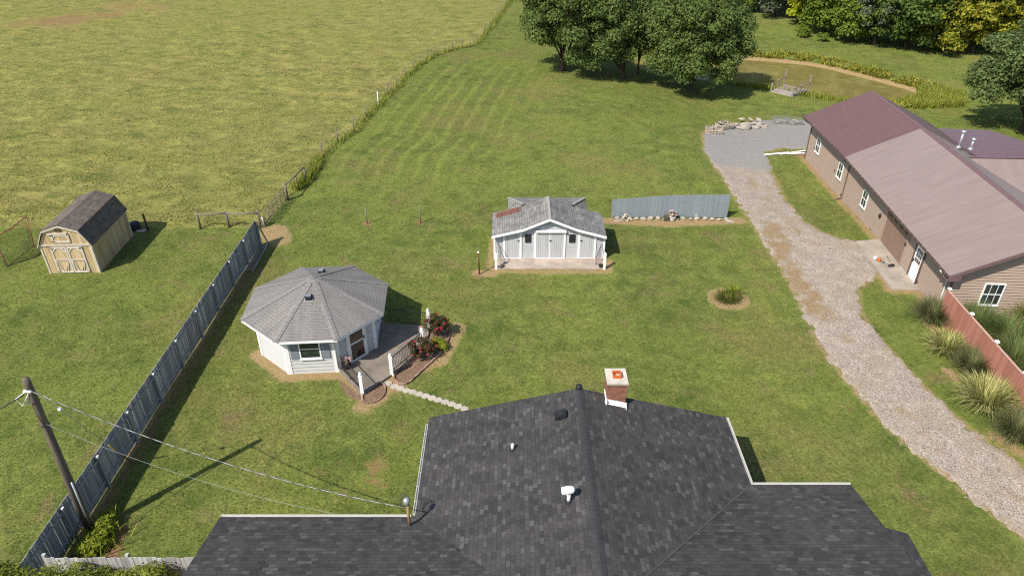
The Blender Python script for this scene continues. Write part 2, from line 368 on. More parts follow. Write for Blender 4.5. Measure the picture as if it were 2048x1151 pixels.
M = dict(
    ground=ground_mat(), gravel=gravel_mat(), water=water_mat(),
    patio=concrete_mat('patio_concrete', (.175, .148, .12), (.26, .222, .18), (.13, .11, .09)),
    slab=concrete_mat('slab_concrete', (.31, .27, .22), (.42, .36, .295), (.20, .19, .165)),
    porch=concrete_mat('porch_concrete', (.34, .28, .23), (.47, .40, .33), (.24, .20, .17)),
    stone=m_plain('pale_stone', (.25, .218, .18), .45, 7, .9, .2, island=.6, bump=.01),
    step=m_plain('step_stone', (.40, .36, .295), .22, 9, .9, .2, island=.4),
    block=m_plain('cinder_block', (.50, .45, .35), .15, 14, .95, .1),
    darkroof=m_shingle('charcoal_shingles', (.041, .039, .039), (.068, .0645, .0625), (.112, .109, .110), .23, .145, .78, .25, .22),
    ridgecap=m_shingle('charcoal_ridge_shingles', (.048, .047, .050), (.054, .053, .056), (.062, .061, .064), .5, .16, .9, .5),
    greyroof=m_shingle('grey_shingles', (.205, .192, .181), (.225, .211, .199), (.238, .224, .212), .34, .15, .9, .5, .1),
    greyridge=m_shingle('grey_ridge_shingles', (.215, .203, .195), (.235, .222, .213), (.25, .236, .227), .6, .24, .95, .4),
    shedroof=m_shingle('mossy_grey_shingles', (.175, .168, .155), (.255, .245, .23), (.31, .30, .28), .30, .15, .8, .8, .1, stain=(.13, .125, .112)),
    shedridge=m_plain('pale_ridge_shingles', (.31, .30, .28), .2, 12, .9, .2),
    rustpatch=m_shingle('rusty_shingles', (.16, .07, .05), (.22, .10, .075), (.25, .12, .09), .30, .15, .8, .6, .1),
    barnroof=m_shingle('brown_shingles', (.115, .092, .078), (.165, .135, .115), (.20, .165, .14), .3, .14, .85, .6, .1),
    siding=m_plain('pale_grey_siding', (.50, .505, .495), .04, 5, .6, .3, bump=.001),
    shedsiding=m_plain('silver_grey_siding', (.44, .445, .45), .06, 4, .6, .3, bump=.001),
    sheddoor=m_plain('grey_door_boards', (.45, .453, .457), .05, 6, .6, .3, bump=.001, island=.4),
    tansiding=m_plain('tan_siding', (.335, .255, .20), .06, 4, .65, .3, bump=.001),
    white=m_plain('white_paint', (.80, .80, .79), .05, 5, .5, .35, bump=.001),
    whitemetal=m_plain('white_gutter_metal', (.60, .585, .55), .06, 6, .4, .4, bump=0),
    shutter=m_plain('grey_shutter_paint', (.20, .22, .25), .1, 6, .6, .3, bump=.001),
    glass=m_plain('dark_window_glass', (.035, .045, .04), .5, 3, .06, .6, bump=0),
    doorglass=m_plain('storm_door_glass', (.07, .045, .032), .6, 2.5, .08, .6, bump=0),
    black=m_plain('black_iron', (.018, .018, .02), .2, 9, .5, .4, bump=.001),
    blackplastic=m_plain('black_plastic', (.02, .021, .024), .2, 9, .6, .3, bump=.001),
    brown=m_plain('brown_metal_trim', (.10, .065, .052), .12, 6, .5, .35, bump=.001),
    browndoor=m_plain('brown_garage_door', (.235, .155, .115), .06, 3, .55, .3, bump=.001),
    mauve=metal_roof_mat('mauve_metal_roof', (.258, .200, .180)),
    plum=metal_roof_mat('plum_ribbed_metal_roof', (.158, .095, .097)),
    purple=metal_roof_mat('purple_metal_roof', (.17, .118, .138)),
    galv=m_plain('galvanised_metal', (.55, .56, .57), .15, 8, .35, .5, .6, bump=0),
    steel=m_plain('dull_steel', (.38, .39, .40), .15, 8, .45, .5, .5, bump=0),
    brick=m_brick('red_brick', (.25, .085, .052), (.33, .13, .08), (.27, .19, .15)),
    mortarcap=concrete_mat('chimney_cap_mortar', (.45, .42, .35), (.62, .59, .52), (.28, .25, .2)),
    clay=m_plain('orange_clay', (.50, .13, .035), .15, 8, .8, .2),
    rust=m_plain('rusty_iron', (.14, .05, .026), .35, 10, .85, .2),
    mast=m_plain('rusted_mast_pipe', (.36, .20, .10), .3, 6, .7, .3),
    bluewood=m_wood('blue_grey_fence_wood', (.19, .192, .19), (.42, .42, .41)),
    paneltin=m_plain('blue_grey_painted_boards', (.225, .262, .288), .10, 6, .6, .3, island=.2),
    greywood=m_wood('weathered_grey_wood', (.27, .262, .25), (.56, .55, .53)),
    railwood=m_wood('brown_grey_rail_wood', (.12, .095, .075), (.27, .225, .18), (8, 8, 8)),
    dockwood=m_wood('silvered_dock_wood', (.20, .165, .14), (.40, .345, .30), (6, 6, 6)),
    palletwood=m_wood('pallet_wood', (.33, .27, .21), (.58, .50, .40), (9, 9, 9)),
    polewood=m_wood('dark_pole_wood', (.075, .060, .045), (.21, .175, .13), (14, 14, .8)),
    yellowwood=m_wood('yellow_pine_siding', (.40, .30, .155), (.58, .455, .27), (16, 16, .8), stain=(.33, .225, .115)),
    barntrim=m_wood('pale_barn_trim', (.42, .36, .29), (.66, .60, .51), (12, 12, 3)),
    redwood=m_wood('salmon_stained_fence', (.33, .135, .09), (.43, .20, .145), (10, 10, .7)),
    bark=m_wood('bark', (.035, .026, .02), (.11, .085, .065), (10, 10, 2)),
    soilbag=m_plain('dark_rubber', (.03, .032, .04), .3, 7, .7, .3),
    orange=m_plain('orange_plastic', (.62, .12, .02), .1, 6, .4, .4, bump=0),
    redtube=m_plain('faded_red_tube', (.40, .17, .12), .2, 7, .55, .3, bump=0),
    net=m_plain('black_net_cord', (.022, .026, .02), .3, 20, .9, .1, bump=0),
    cable=m_plain('black_cable', (.05, .05, .05), .2, 9, .6, .3, bump=0),
    alu=m_plain('bare_aluminium_cable', (.40, .395, .385), .1, 9, .4, .5, .4, bump=0),
    pink=m_leaf('pink_petals', (.55, .33, .30), (.72, .56, .53), .2),
    redfl=m_leaf('red_petals', (0.338, 0.012, 0.032), (0.465, 0.048, 0.096), .15),
    leafdark=m_leaf('pear_leaves', (.054, .090, .020), (.155, .205, .058), .22, (.15, .14, .05), .97),
    leafgrey=m_leaf('broad_leaves', (.060, .095, .030), (.155, .200, .070), .22, (.16, .14, .07), .97),
    leafwood=m_leaf('woodland_leaves', (0.051, 0.093, 0.020), (0.128, 0.187, 0.041), .28),
    leaflight=m_leaf('light_woodland_leaves', (0.088, 0.142, 0.019), (0.203, 0.257, 0.041), .3),
    leafcedar=m_leaf('cedar_sprays', (0.060, 0.075, 0.042), (0.128, 0.143, 0.087), .12),
    leafyellow=m_leaf('yellow_leaves', (.20, .20, .022), (.40, .37, .045), .3, (.09, .13, .02), .72),
    leaflime=m_leaf('lime_leaves', (0.260, 0.319, 0.023), (0.442, 0.468, 0.036), .3),
    rose=m_leaf('rose_leaves', (.035, .042, .016), (.085, .072, .034), .2, (.14, .06, .035), .85),
    lime=m_leaf('lime_shrub_leaves', (.12, .17, .016), (.26, .28, .03), .25),
    arbor=m_leaf('evergreen_sprays', (0.060, 0.090, 0.014), (0.240, 0.264, 0.036), .2),
    clumpgreen=m_leaf('dark_fountain_grass', (0.086, 0.109, 0.041), (0.201, 0.213, 0.098), .25, (.26, .22, .12), .9),
    clumppale=m_leaf('striped_fountain_grass', (0.264, 0.276, 0.084), (0.600, 0.552, 0.240), .25, (.11, .14, .035), .75),
    clumpmoss=m_leaf('green_fountain_grass', (0.084, 0.126, 0.036), (0.198, 0.246, 0.086), .25, (.22, .2, .09), .9),
    lily=m_leaf('daylily_leaves', (.050, .075, .015), (.165, .185, .035), .25, (.30, .24, .13), .88),
    weed=m_leaf('weed_grass', (0.133, 0.189, 0.025), (0.350, 0.364, 0.059), .3, (.30, .25, .09), .85),
    reed=m_leaf('pond_edge_grass', (0.129, 0.165, 0.027), (0.351, 0.330, 0.054), .3, (.30, .22, .04), .88),
    pasture=m_leaf('pasture_blades', (0.149, 0.159, 0.047), (0.351, 0.315, 0.116), .3, (.40, .32, .17), .9),
    lawn=m_leaf('lawn_blades', (0.084, 0.107, 0.027), (0.158, 0.177, 0.050), .3, (.27, .22, .11), .92),
)

# ------------------------------------------------------------------ site lines shared by ground, sheets and objects
FX = -15.55                                                        # line of the dark plank fence
WIRE_PX = [(595, 378), (612, 363), (645, 312), (676, 285), (709, 265), (733, 236), (757, 213), (776, 190), (793, 177), (812, 154), (827, 143),
           (840, 131), (855, 121), (870, 112), (890, 105), (905, 100), (925, 97), (940, 94), (955, 88), (968, 72), (980, 58), (992, 42), (1003, 27), (1013, 13), (1022, 1)]
WIRE = [G(*p) for p in WIRE_PX]
PASTURE = [(-400, 41), (-20.1, 40.95), (-16.1, 41.0)] + [(-15.7, 45.0)] + [tuple(p[:2]) for p in WIRE] + [(2, 135), (5, 420), (-400, 420)]
OCT_C, OCT_R, OCT_A0 = np.array((-9.45, 28.88)), 2.99, R(-85.7)
def oc(k, r=OCT_R):                                                # octagon corner between faces k-1 and k
    a = OCT_A0 + (k - .5) * math.pi / 4; return np.array((OCT_C[0] + r * math.cos(a), OCT_C[1] + r * math.sin(a)))
PATIO = [oc(1), GZ(724, 788, .12)[:2], GZ(783, 748, .12)[:2], GZ(848, 694, .12)[:2], GZ(862, 652, .12)[:2], GZ(776, 646, .12)[:2], oc(3), oc(2)]
DRIVE = [G(*p)[:2] for p in [(2300, 1262), (2048, 1075), (1900, 958), (1790, 868), (1745, 822), (1700, 768), (1640, 690), (1607, 620), (1590, 585), (1545, 508), (1500, 440),
    (1470, 395), (1450, 362), (1425, 326), (1410, 300), (1405, 268), (1440, 248), (1520, 241), (1625, 241), (1650, 262), (1622, 299)]] + \
    [G(*p)[:2] for p in [(1600, 297), (1570, 295), (1530, 302), (1535, 325), (1555, 370), (1572, 402), (1600, 438), (1650, 468), (1715, 486), (1757, 548), (1716, 574), (1716, 612),
    (1740, 655), (1770, 690), (1850, 778), (1930, 848), (2048, 935), (2300, 1110)]]
BW0, BW1, BW2 = np.array((22.42, 30.9)), np.array((23.42, 46.1)), np.array((23.68, 54.3))     # long wall of the brown building
SLAB = [(21.36, 38.95), tuple(BW0 + (BW1 - BW0) * .548), tuple(BW0 + (BW1 - BW0) * .158), (21.05, 33.4)]

def axis(parts):
    o = []
    for a, b, st in parts: o += list(np.arange(a, b, st))
    return np.array(o + [parts[-1][1]])
gx = axis([(-420, -90, 30), (-90, -36, .7), (-36, -20, .32), (-20, 26, .19), (26, 56, .5), (56, 110, 2), (110, 420, 31)])
gy = axis([(-60, 8, 4), (8, 61, .19), (61, 92, .26), (92, 100, .5), (100, 150, 1.5), (150, 450, 30)])
GRX, GRY = gx, gy; X, Y = np.meshgrid(gx, gy); X = X.ravel(); Y = Y.ravel()
pz = gz(X, Y)
pd = sdf(X, Y, PASTURE); pasture = S(.3, -.3, pd)
_w = np.random.default_rng(3); LW = [(k * math.cos(t), k * math.sin(t), p, a) for k, t, p, a in zip(2 * np.pi / _w.uniform(1.2, 5.5, 26), _w.uniform(0, np.pi, 26), _w.uniform(0, 6.28, 26), _w.uniform(.5, 1, 26))]
def lump(x, y):
    r = 0
    for a, b, p, m in LW: r = r + m * np.sin(a * x + b * y + p)
    return r / 3.0
Zg = pz + np.where(sdf(X, Y, POND) > 3, .07 * lump(X, Y) * pasture + .012 * lump(X * .6, Y * .5), 0)
straw = np.zeros(len(X)); soil = np.zeros(len(X)); mulch = np.zeros(len(X))
def near(pts, r, amt=1.0, closed=False): return amt * S(r * 1.25, r * .2, seg_dist(X, Y, pts, closed))
def blob(px, py, r, amt=1.0):
    p = G(px, py); return amt * S(r, r * .2, np.hypot(X - p[0], Y - p[1]))
def mx(a, b): return np.maximum(a, b)
straw = mx(straw, near([oc(k, 3.05) for k in (-1, 0, 1)], .75)); straw = mx(straw, near([oc(k, 3.05) for k in range(2, 8)], .35, .6))
straw = mx(straw, near([PATIO[0], PATIO[1], PATIO[2]], .6, .8)); straw = mx(straw, near([PATIO[1] + np.array((.2, -.7)), PATIO[2] + (.3, -.5)], .8, .8))
straw = mx(straw, near([PATIO[2], PATIO[3] + np.array((.9, -.8)), PATIO[4] + np.array((1.3, .1))], .75, .8))
shed_front = [(-1.15, 39.3), (-1.2, 36.7), (-1.15, 35.5), (2, 35.35), (5.6, 35.4), (5.75, 36.6)]
straw = mx(straw, near(shed_front, .46, .72)); straw = mx(straw, near([G(955, 545), G(985, 548)], .55, .9))
straw = mx(straw, near([G(1215, 441), G(1340, 447), G(1478, 441)], .75, .95))
straw = mx(straw, near([BW0, BW1, BW2], .75, .9)); straw = mx(straw, near([SLAB[0], SLAB[3]], .4, .8)); straw = mx(straw, near([SLAB[3], SLAB[2], BW0], .7, .8))
straw = mx(straw, near([(p[0], p[1]) for p in DRIVE], .42, .62, True))
straw = mx(straw, near([G(548, 462), G(555, 480)], 1.25)); straw = mx(straw, 0.85 * S(1.35, 1.0, np.hypot(X - G(1457, 597)[0], Y - G(1457, 597)[1])))
soil = mx(soil, near([(-15.3, 16.5), (-15.25, 38.3)], .6, .62)); straw = mx(straw, near([(FX + .12, 14), (FX + .12, 38)], .22, .8)); soil = mx(soil, blob(262, 905, 1.0, .7))
soil = mx(soil, near([G(232, 1060), G(225, 1105)], .55, .9))
for px, py, r, a in [(735, 447, .7, .9), (841, 445, .6, .8), (957, 548, .9, .8), (752, 930, 1.1, .62), (745, 960, 1.2, .55), (770, 975, .7, .5), (262, 935, .7, .55), (437, 818, .8, .45),
        (130, 40, 9, .72), (60, 45, 8, .6), (215, 30, 6, .7), (250, 12, 9, .6), (310, 15, 8, .55), (120, 600, 1.8, .42), (60, 640, 2, .35), (300, 700, 1, .3), (655, 300, 1.5, .1),
        (1560, 305, 1.2, .7), (1610, 312, 1.3, .9), (1880, 690, 1.0, .5), (1905, 745, .8, .6), (1700, 255, 1, 0), (430, 980, .8, .3), (1140, 470, .1, 0), (1565, 525, .9, .3)]:
    soil = mx(soil, blob(px, py, r, a))
straw = mx(straw, near([G(1858, 648), G(1900, 690)], .5, .7)); straw = mx(straw, near([G(1895, 740), G(1915, 757)], .4, .9)); straw = mx(straw, near([G(1990, 870), G(2080, 930)], .6, .7))
straw = mx(straw, S(.9, .2, np.abs(sdf(X, Y, POND) - .35)) * ((X > 24) & (Y > 78 - (X - 34) * .9)) * .95)
BED1 = smooth_poly([G(*p)[:2] for p in [(783, 750), (835, 712), (862, 650), (885, 640), (903, 662), (890, 700), (840, 745), (815, 770), (795, 768)]], 2)
BED2 = smooth_poly([G(*p)[:2] for p in [(724, 788), (762, 762), (772, 775), (768, 795), (745, 808), (725, 806)]], 2)
for B in (BED1, BED2): mulch = mx(mulch, S(.12, -.12, sdf(X, Y, B)))
mulch = mx(mulch, S(.1, -.1, sdf(X, Y, [G(*p)[:2] for p in [(668, 748), (722, 790), (722, 808), (690, 790)]])) * .8)
wd = seg_dist(X, Y, WIRE); stripe_w = S(1, 2.5, wd) * S(17, 9, wd) * S(46, 52, Y) * S(88, 74, Y) * (1 - pasture)
dd_ = seg_dist(X, Y, [G(*q)[:2] for q in ((1640, 690), (1545, 508), (1450, 362), (1405, 268), (1300, 205), (1150, 170))])
lawn_w = (1 - pasture)
stripe = (3.3 * np.maximum(0, np.sin(wd * 2 * np.pi / 1.5 + .25 * np.sin(Y * .22))) ** 2 - 1.0) * stripe_w + .35 * np.sin(X * .6 + .9 * np.sin(Y * .1)) * (Y < 40) * lawn_w + .8 * S(44.5, 46, Y) * lawn_w * S(100, 60, Y)
stripe += .55 * np.sin(dd_ * 2 * np.pi / 1.6) * S(.3, 1.2, dd_) * S(11, 5, dd_) * S(26, 34, Y) * S(80, 70, Y) * (1 - stripe_w) * lawn_w + .7 * S(64, 74, Y) * S(14, 24, X) + .5 * S(3.5, .5, seg_dist(X, Y, [G(*q)[:2] for q in ((1430, 225), (1300, 205), (1130, 185), (1010, 140))])) * lawn_w
stripe += .35 * np.sin(Y * 2 * np.pi / 1.5 + .5 * np.sin(X * .2)) * S(-12, -9, X) * S(18, 12, X) * S(20, 22, Y) * S(46, 43, Y) * lawn_w
stripe = np.clip(stripe + .12, -1.5, 2.6)
nx, ny = len(gx), len(gy)
ids = np.arange(nx * ny).reshape(ny, nx)
quads = np.stack([ids[:-1, :-1], ids[:-1, 1:], ids[1:, 1:], ids[1:, :-1]], -1).reshape(-1, 4)
def grid_obj(name, V, Q, mat, attrs):
    me = bpy.data.meshes.new(name); me.vertices.add(len(V)); me.vertices.foreach_set('co', V.astype(np.float32).ravel())
    me.loops.add(Q.size); me.loops.foreach_set('vertex_index', Q.astype(np.int32).ravel())
    me.polygons.add(len(Q)); me.polygons.foreach_set('loop_start', np.arange(0, Q.size, Q.shape[1], dtype=np.int32))
    me.update(calc_edges=True); me.validate()
    for k, v in attrs.items():
        a = me.attributes.new(k, 'FLOAT', 'POINT'); a.data.foreach_set('value', v.astype(np.float32))
    return link(name, me, mat, None, True)
kind(grid_obj('ground', np.stack([X, Y, Zg], 1), quads, M['ground'], dict(pasture=pasture, straw=straw, soil=soil, mulch=mulch, stripe=stripe)), 'structure')
def ground_z(x, y): 
    x = np.asarray(x, float); y = np.asarray(y, float)
    return gz(x, y)

# driveway sheet: cells of a fine grid cut to the outline
def sheet(name, outline, step, mat, lift, attrf, ragged=.17):
    o = np.array([p[:2] for p in outline]); x0, y0 = o.min(0) - .5; x1, y1 = o.max(0) + .5
    ax = np.arange(x0, x1, step); ay = np.arange(y0, y1, step); xx, yy = np.meshgrid(ax, ay); xx = xx.ravel(); yy = yy.ravel()
    d = sdf(xx, yy, outline) + ragged * (np.sin(xx * 3.1 + 2 * np.sin(yy * 1.3)) * np.sin(yy * 2.3) + .6 * np.sin(xx * 7 + yy * 5.3))
    q = np.arange(len(xx)).reshape(len(ay), len(ax)); Q = np.stack([q[:-1, :-1], q[:-1, 1:], q[1:, 1:], q[1:, :-1]], -1).reshape(-1, 4)
    Q = Q[(d[Q] < 0).any(1)]
    zz = gz(xx, yy) + np.where(d < -.08, lift, np.where(d < .1, lift * .3, -.06))
    used, inv = np.unique(Q, return_inverse=True)
    return kind(grid_obj(name, np.stack([xx, yy, zz], 1)[used], inv.reshape(Q.shape), mat, {k: f(xx, yy)[used] for k, f in attrf.items()}), 'structure')
DIRT = [G(*p)[:2] for p in [(1545, 455), (1560, 500), (1572, 535), (1598, 570), (1625, 605), (1650, 628)]]
def f_dirt(x, y):
    a = S(1.5, .2, seg_dist(x, y, DIRT)) * .82; e = S(.7, 0, -sdf(x, y, DRIVE)) * .45
    g = S(1.4, .3, seg_dist(x, y, [G(1540, 330)[:2], G(1500, 310)[:2]])) * .5
    c = np.maximum(S(.8, .2, seg_dist(x, y, [G(1690, 565)[:2], G(1660, 600)[:2], G(1700, 700)[:2], G(1850, 880)[:2], G(2048, 1010)[:2]])) * .38, S(.9, .2, seg_dist(x, y, [G(1480, 340)[:2], G(1560, 430)[:2], G(1640, 500)[:2]])) * .45)
    return np.maximum(np.maximum(a, e), np.maximum(g, c))
sheet('driveway', DRIVE, .22, M['gravel'], .035, dict(dirt=f_dirt, pad=lambda x, y: S(49.0, 55.0, y + (x - 16) * .15)))
mb = MB().slab([(*p, .10) for p in SLAB], .30); kind(mb.build('concrete_slab', M['slab']), 'structure')
mb = MB().slab([(*p, .12) for p in PATIO], .32); kind(mb.build('patio', M['patio']), 'structure')
mb = MB().slab([(-1.0, 35.62, .10), (5.42, 35.62, .10), (5.42, 36.95, .10), (-1.0, 36.95, .10)], .3); kind(mb.build('porch_slab', M['porch']), 'structure')
mb = MB().poly([(p[0], p[1], ZW) for p in POND]); kind(mb.build('pond_water', M['water']), 'structure')

# ------------------------------------------------------------------ building helpers
def prof_range(prof, z):
    """s-range of a roof profile [(s,z)...] (rising then falling) above height z"""
    lo, hi = prof[0][0], prof[-1][0]
    for (s0, z0), (s1, z1) in zip(prof, prof[1:]):
        if z0 < z <= z1: lo = s0 + (s1 - s0) * (z - z0) / (z1 - z0)
        if z1 < z <= z0: hi = s0 + (s1 - s0) * (z - z0) / (z1 - z0)
    return lo, hi
def siding(mb, a, b, prof, z0=0.0, course=.125, dep=.016):
    """lapped boards on the vertical plane a->b (outward side to the right of a->b), top edge prof [(s,z)]"""
    a, b = np.array(a, float), np.array(b, float); L = np.linalg.norm(b - a); u = (b - a) / L; n = np.array((u[1], -u[0]))
    top = max(p[1] for p in prof); z = z0
    P = lambda s, z, d: (a[0] + u[0] * s + n[0] * d, a[1] + u[1] * s + n[1] * d, z)
    while z < top - .01:
        z1 = min(z + course, top); l0, h0 = prof_range(prof, z); l1, h1 = prof_range(prof, z1)
        if h0 - l0 < .02: break
        if h1 < l1: l1 = h1 = (l0 + h0) / 2
        mb.add([P(l0, z, 0), P(h0, z, 0), P(h0, z, dep), P(l0, z, dep), P(h1, z1, .001), P(l1, z1, .001)], [(0, 1, 2, 3), (3, 2, 4, 5)])
        z = z1
    return mb
def window(parent, c, u, n, wd, ht, cols=1, rows=2, fr=.06, dark='glass', frame='white', name='window'):
    c = np.array(c, float); u = np.array((*u, 0.)); n = np.array((*n, 0.)); v = np.array((0, 0, 1.)); f = MB()
    W, H = wd / 2, ht / 2
    for du, dv in [((-W, -W + fr), (-H, H)), ((W - fr, W), (-H, H)), ((-W + fr, W - fr), (H - fr, H)), ((-W + fr, W - fr), (-H, -H + fr))]: f.frame(c, u, v, n, du, dv, (-.02, .05))
    for k in range(1, rows):
        y = -H + ht * k / rows; f.frame(c, u, v, n, (-W + fr, W - fr), (y - .022, y + .022) if rows == 2 else (y - .012, y + .012), (-.02, .042))
    for k in range(1, cols):
        x = -W + wd * k / cols; f.frame(c, u, v, n, (x - .012, x + .012), (-H + fr, H - fr), (-.02, .036))
    f.frame(c, u, v, n, (-W - .03, W + .03), (-H - .05, -H - .002), (-.02, .08))
    o = f.build(name, M[frame], parent)
    MB().frame(c, u, v, n, (-W + fr, W - fr), (-H + fr, H - fr), (-.015, .024)).build('pane', M[dark], o)
    return o
def gutter(parent, p, q, out, mat='whitemetal', wd=.068, hang=True):
    """open trough along p-q hung on the side out, with straps"""
    p, q, out = np.array(p, float), np.array(q, float), np.array((*out, 0.)); d = q - p; L = np.linalg.norm(d); d /= L; g = MB(); v = np.array((0, 0, 1.))
    g.frame(p, d, out, v, (0, L), (.002, .014), (-.10, -.005)); g.frame(p, d, out, v, (0, L), (wd, wd + .016), (-.10, .012))
    g.frame(p, d, out, v, (0, L), (.015, wd - .001), (-.10, -.085))
    for e in (0, L - .012): g.frame(p, d, out, v, (e, e + .012), (.016, wd - .002), (-.084, 0))
    if hang:
        k = .5
        while k < L: g.frame(p, d, out, v, (k, k + .03), (.015, wd - .001), (-.006, .004)); k += .62
    return g.build('gutter', M[mat], parent)

# ------------------------------------------------------------------ dark roofed house (near)
house = thing('dark_roof_house', 'large house with charcoal shingle roof and brick chimney in the foreground', 'house', (1.0, 9.0, 0))
SL = .255; zE = 2.70
XR, xl, xr, yN, yN2 = 2.45, -3.12, 8.06, 20.10, 20.10
yA, yB, xL, xR = 15.45, 16.80, -9.37, 11.42
zR = zE + SL * (XR - xl)
def zl(y): return zE + SL * (yA - y)
def zr(y): return zE + SL * (yB - y)
YRI = 8.6
mbw = MB()
def wallbox(x0, x1, y0, y1, zt): mbw.bx(x0, x1, y0, y1, -.05, zt)
wallbox(xL + .35, xl + .6, 2.0, yA - .45, 2.5); wallbox(xl + .45, xr - .45, 2.1, yN - .35, 2.52); wallbox(xr - .6, xR - .35, 2.05, yB - .45, 2.49)
mbw.prism([(xl + .45, yN - .36, 2.5), (xr - .45, yN - .36, 2.5), (XR, yN - .36, zR - .12)], (0, -1, 0))
mbw.build('wall', M['brick'], house)
yl, yr = yA - (XR - xl), yB - (xr - XR)
r = MB()
r.slab([(xl, yN, zE), (xl, yA, zE), (XR, yl, zR), (XR, yN, zR)], .09)                                   # wing, left slope
r.slab([(xr, yB, zE), (xr, yN2, zE), (XR, yN, zR), (XR, yr, zR)], .09)                                   # wing, right slope
r.slab([(xL, yA, zE), (xL, YRI, zl(YRI)), (XR, YRI, zl(YRI)), (XR, yl, zR), (xl, yA, zE)], .09)          # main, left
r.slab([(xr, yB, zE), (XR, yr, zR), (XR, YRI, zr(YRI)), (xR, YRI, zr(YRI)), (xR, yB, zE)], .09)          # main, right
r.slab([(xL, YRI, zl(YRI)), (xL, 1.2, zE), (xR, 1.2, zE), (xR, YRI, zr(YRI))][:4], .09)                   # street side
roof = r.build('roof', M['darkroof'], house)
r = MB(); r.slab([(12.45, 14.86, 2.62), (11.44, 15.22, 2.66), (11.44, 13.9, 2.98)], .08); r.slab([(12.45, 14.86, 2.62), (11.44, 13.9, 2.98), (11.44, 8, 2.98), (12.45, 8, 2.62)], .08)
r.build('roof', M['darkroof'], house)
MB().bx(11.2, 12.2, 8, 14.6, 0, 2.6).build('wall', M['brick'], house)
rc = MB(); y = yN
while y > 9.95:
    for sx in (-1, 1):
        rc.frame((XR, y, zR), (sx, 0, -SL * 1.0), (0, 1, 0), (0, 0, 1), (0, .15), (-.16, -.005), (.006, .013))
    y -= .165
rc.build('ridge_cap', M['ridgecap'], house)
vl = MB(); vl.bar((xr - .05, yB - .05, zE + .03), (XR + .4, yr + .4, zR - .07), .06, .012); vl.build('valley_strip', m_plain('valley_metal', (.07, .067, .062), .3, 12, .7, .2), house)
gutter(house, (xl, 15.58, zE), (xl, 19.75, zE), (-1, 0)); gutter(house, (xL, yA, zE), (xl - .13, yA, zE), (0, 1), hang=False)
gutter(house, (xr, yN, zE), (xr, yB + .13, zE), (1, 0), hang=False); gutter(house, (xr + .01, yB, zE), (xR, yB, zE), (0, 1), hang=False)
# chimney on the gable end
ch = MB().bx(3.42, 4.10, 19.62, 20.42, 0, 4.62).build('chimney', M['brick'], house)
MB().bx(3.39, 4.13, 19.59, 20.45, 4.62, 4.70).build('brick_course', M['brick'], ch)
MB().prism([(3.38, 19.58, 4.70), (4.14, 19.58, 4.70), (4.14, 20.46, 4.70), (3.38, 20.46, 4.70)], (0, 0, .06)).build('chimney_cap', M['mortarcap'], ch)
fl = MB()
for a in [(3.62, 3.92, 19.86, 19.89), (3.62, 3.92, 20.13, 20.16), (3.62, 3.65, 19.89, 20.13), (3.89, 3.92, 19.89, 20.13)]: fl.bx(*a, 4.755, 4.90)
fl.build('flue', M['clay'], ch)
fs = MB(); zc = lambda x: zR - SL * (x - XR)
fs.add([(3.36, 19.60, zc(3.36) + .01), (4.16, 19.60, zc(4.16) + .01), (4.16, 19.60, zc(4.16) + .17), (3.36, 19.60, zc(3.36) + .17),
        (3.36, 19.50, zc(3.36) + .012), (4.16, 19.50, zc(4.16) + .012)], [(0, 1, 2, 3), (4, 5, 1, 0)])
fs.frame((3.40, 19.45, zc(3.4)), (1, 0, 0), (0, 1, 0), (0, 0, 1), (-.012, .012), (0, .7), (.012, .17)); fs.frame((4.12, 19.40, zc(4.12)), (1, 0, 0), (0, 1, 0), (0, 0, 1), (-.012, .012), (0, .72), (.012, .12))
fs.build('flashing', M['white'], ch)
def roofpt(px, py):                                                # on the wing's left or right slope
    p = GZ(px, py, 3.5)
    for _ in range(20): p = GZ(px, py, zR - SL * abs(p[0] - XR))
    return p
p = roofpt(1122, 832); vb = MB(); vb.prism([(p[0] - .17, p[1] - .16, p[2] - .02), (p[0] + .17, p[1] - .16, p[2] + .06), (p[0] + .17, p[1] - .16, p[2] + .20), (p[0] + .05, p[1] - .16, p[2] + .22), (p[0] - .17, p[1] - .16, p[2] + .12)], (0, .32, 0))
vb.bx(p[0] - .22, p[0] + .22, p[1] - .2, p[1] + .2, p[2] - .02, p[2] + .012); vb.build('box_vent', M['blackplastic'], house)
p = roofpt(1025, 898); vp = MB().lathe(p, [(.055, -.05), (.055, .24), (.048, .25)]).build('vent_pipe', M['white'], house, True)
MB().lathe(p, [(.11, 0), (.10, .03), (.065, .06), (.058, .061)]).build('pipe_boot', M['blackplastic'], vp, True)
p = roofpt(1137, 1002); v2 = MB().lathe(p, [(.055, -.05), (.055, .30)]).build('vent_pipe', M['white'], house, True)
MB().lathe(p, [(.12, 0), (.10, .03), (.066, .07), (.058, .071)]).build('pipe_boot', M['blackplastic'], v2, True)
q = p + np.array((-.03, .05, .42)); hd = MB(); hd.tube([q + (-.2, -.02, 0), q + (-.19, -.02, 0), q + (0, 0, .03), q + (.14, .02, .02), q + (.2, .03, 0)], [.06, .115, .13, .12, .06], 14); hd.tube([p + (0, 0, .29), q - (0, 0, .08)], [.075, .1], 12)
hd.build('vent_hood', M['white'], v2, True)
rv = MB(); rv.tube([(XR, yN + .02, zR - .04), (XR, yN + .02, zR + .10), (XR, yN + .02, zR + .14)], [.12, .12, .05], 12); rv.build('ridge_end_cap', M['blackplastic'], house, True)
mp = np.array((-3.22, 15.02, 2.75)); mt = MB().tube([mp, mp + (0, 0, 1.0)], .045, 12).build('service_mast', M['mast'], house, True)
hw = MB(); hw.tube([mp + (0, 0, .98), mp + (-.02, .02, 1.10), mp + (-.04, .05, 1.20), mp + (-.05, .05, 1.24)], [.05, .10, .09, .03], 12); hw.build('weatherhead', M['galv'], mt, True)
lp = MB()
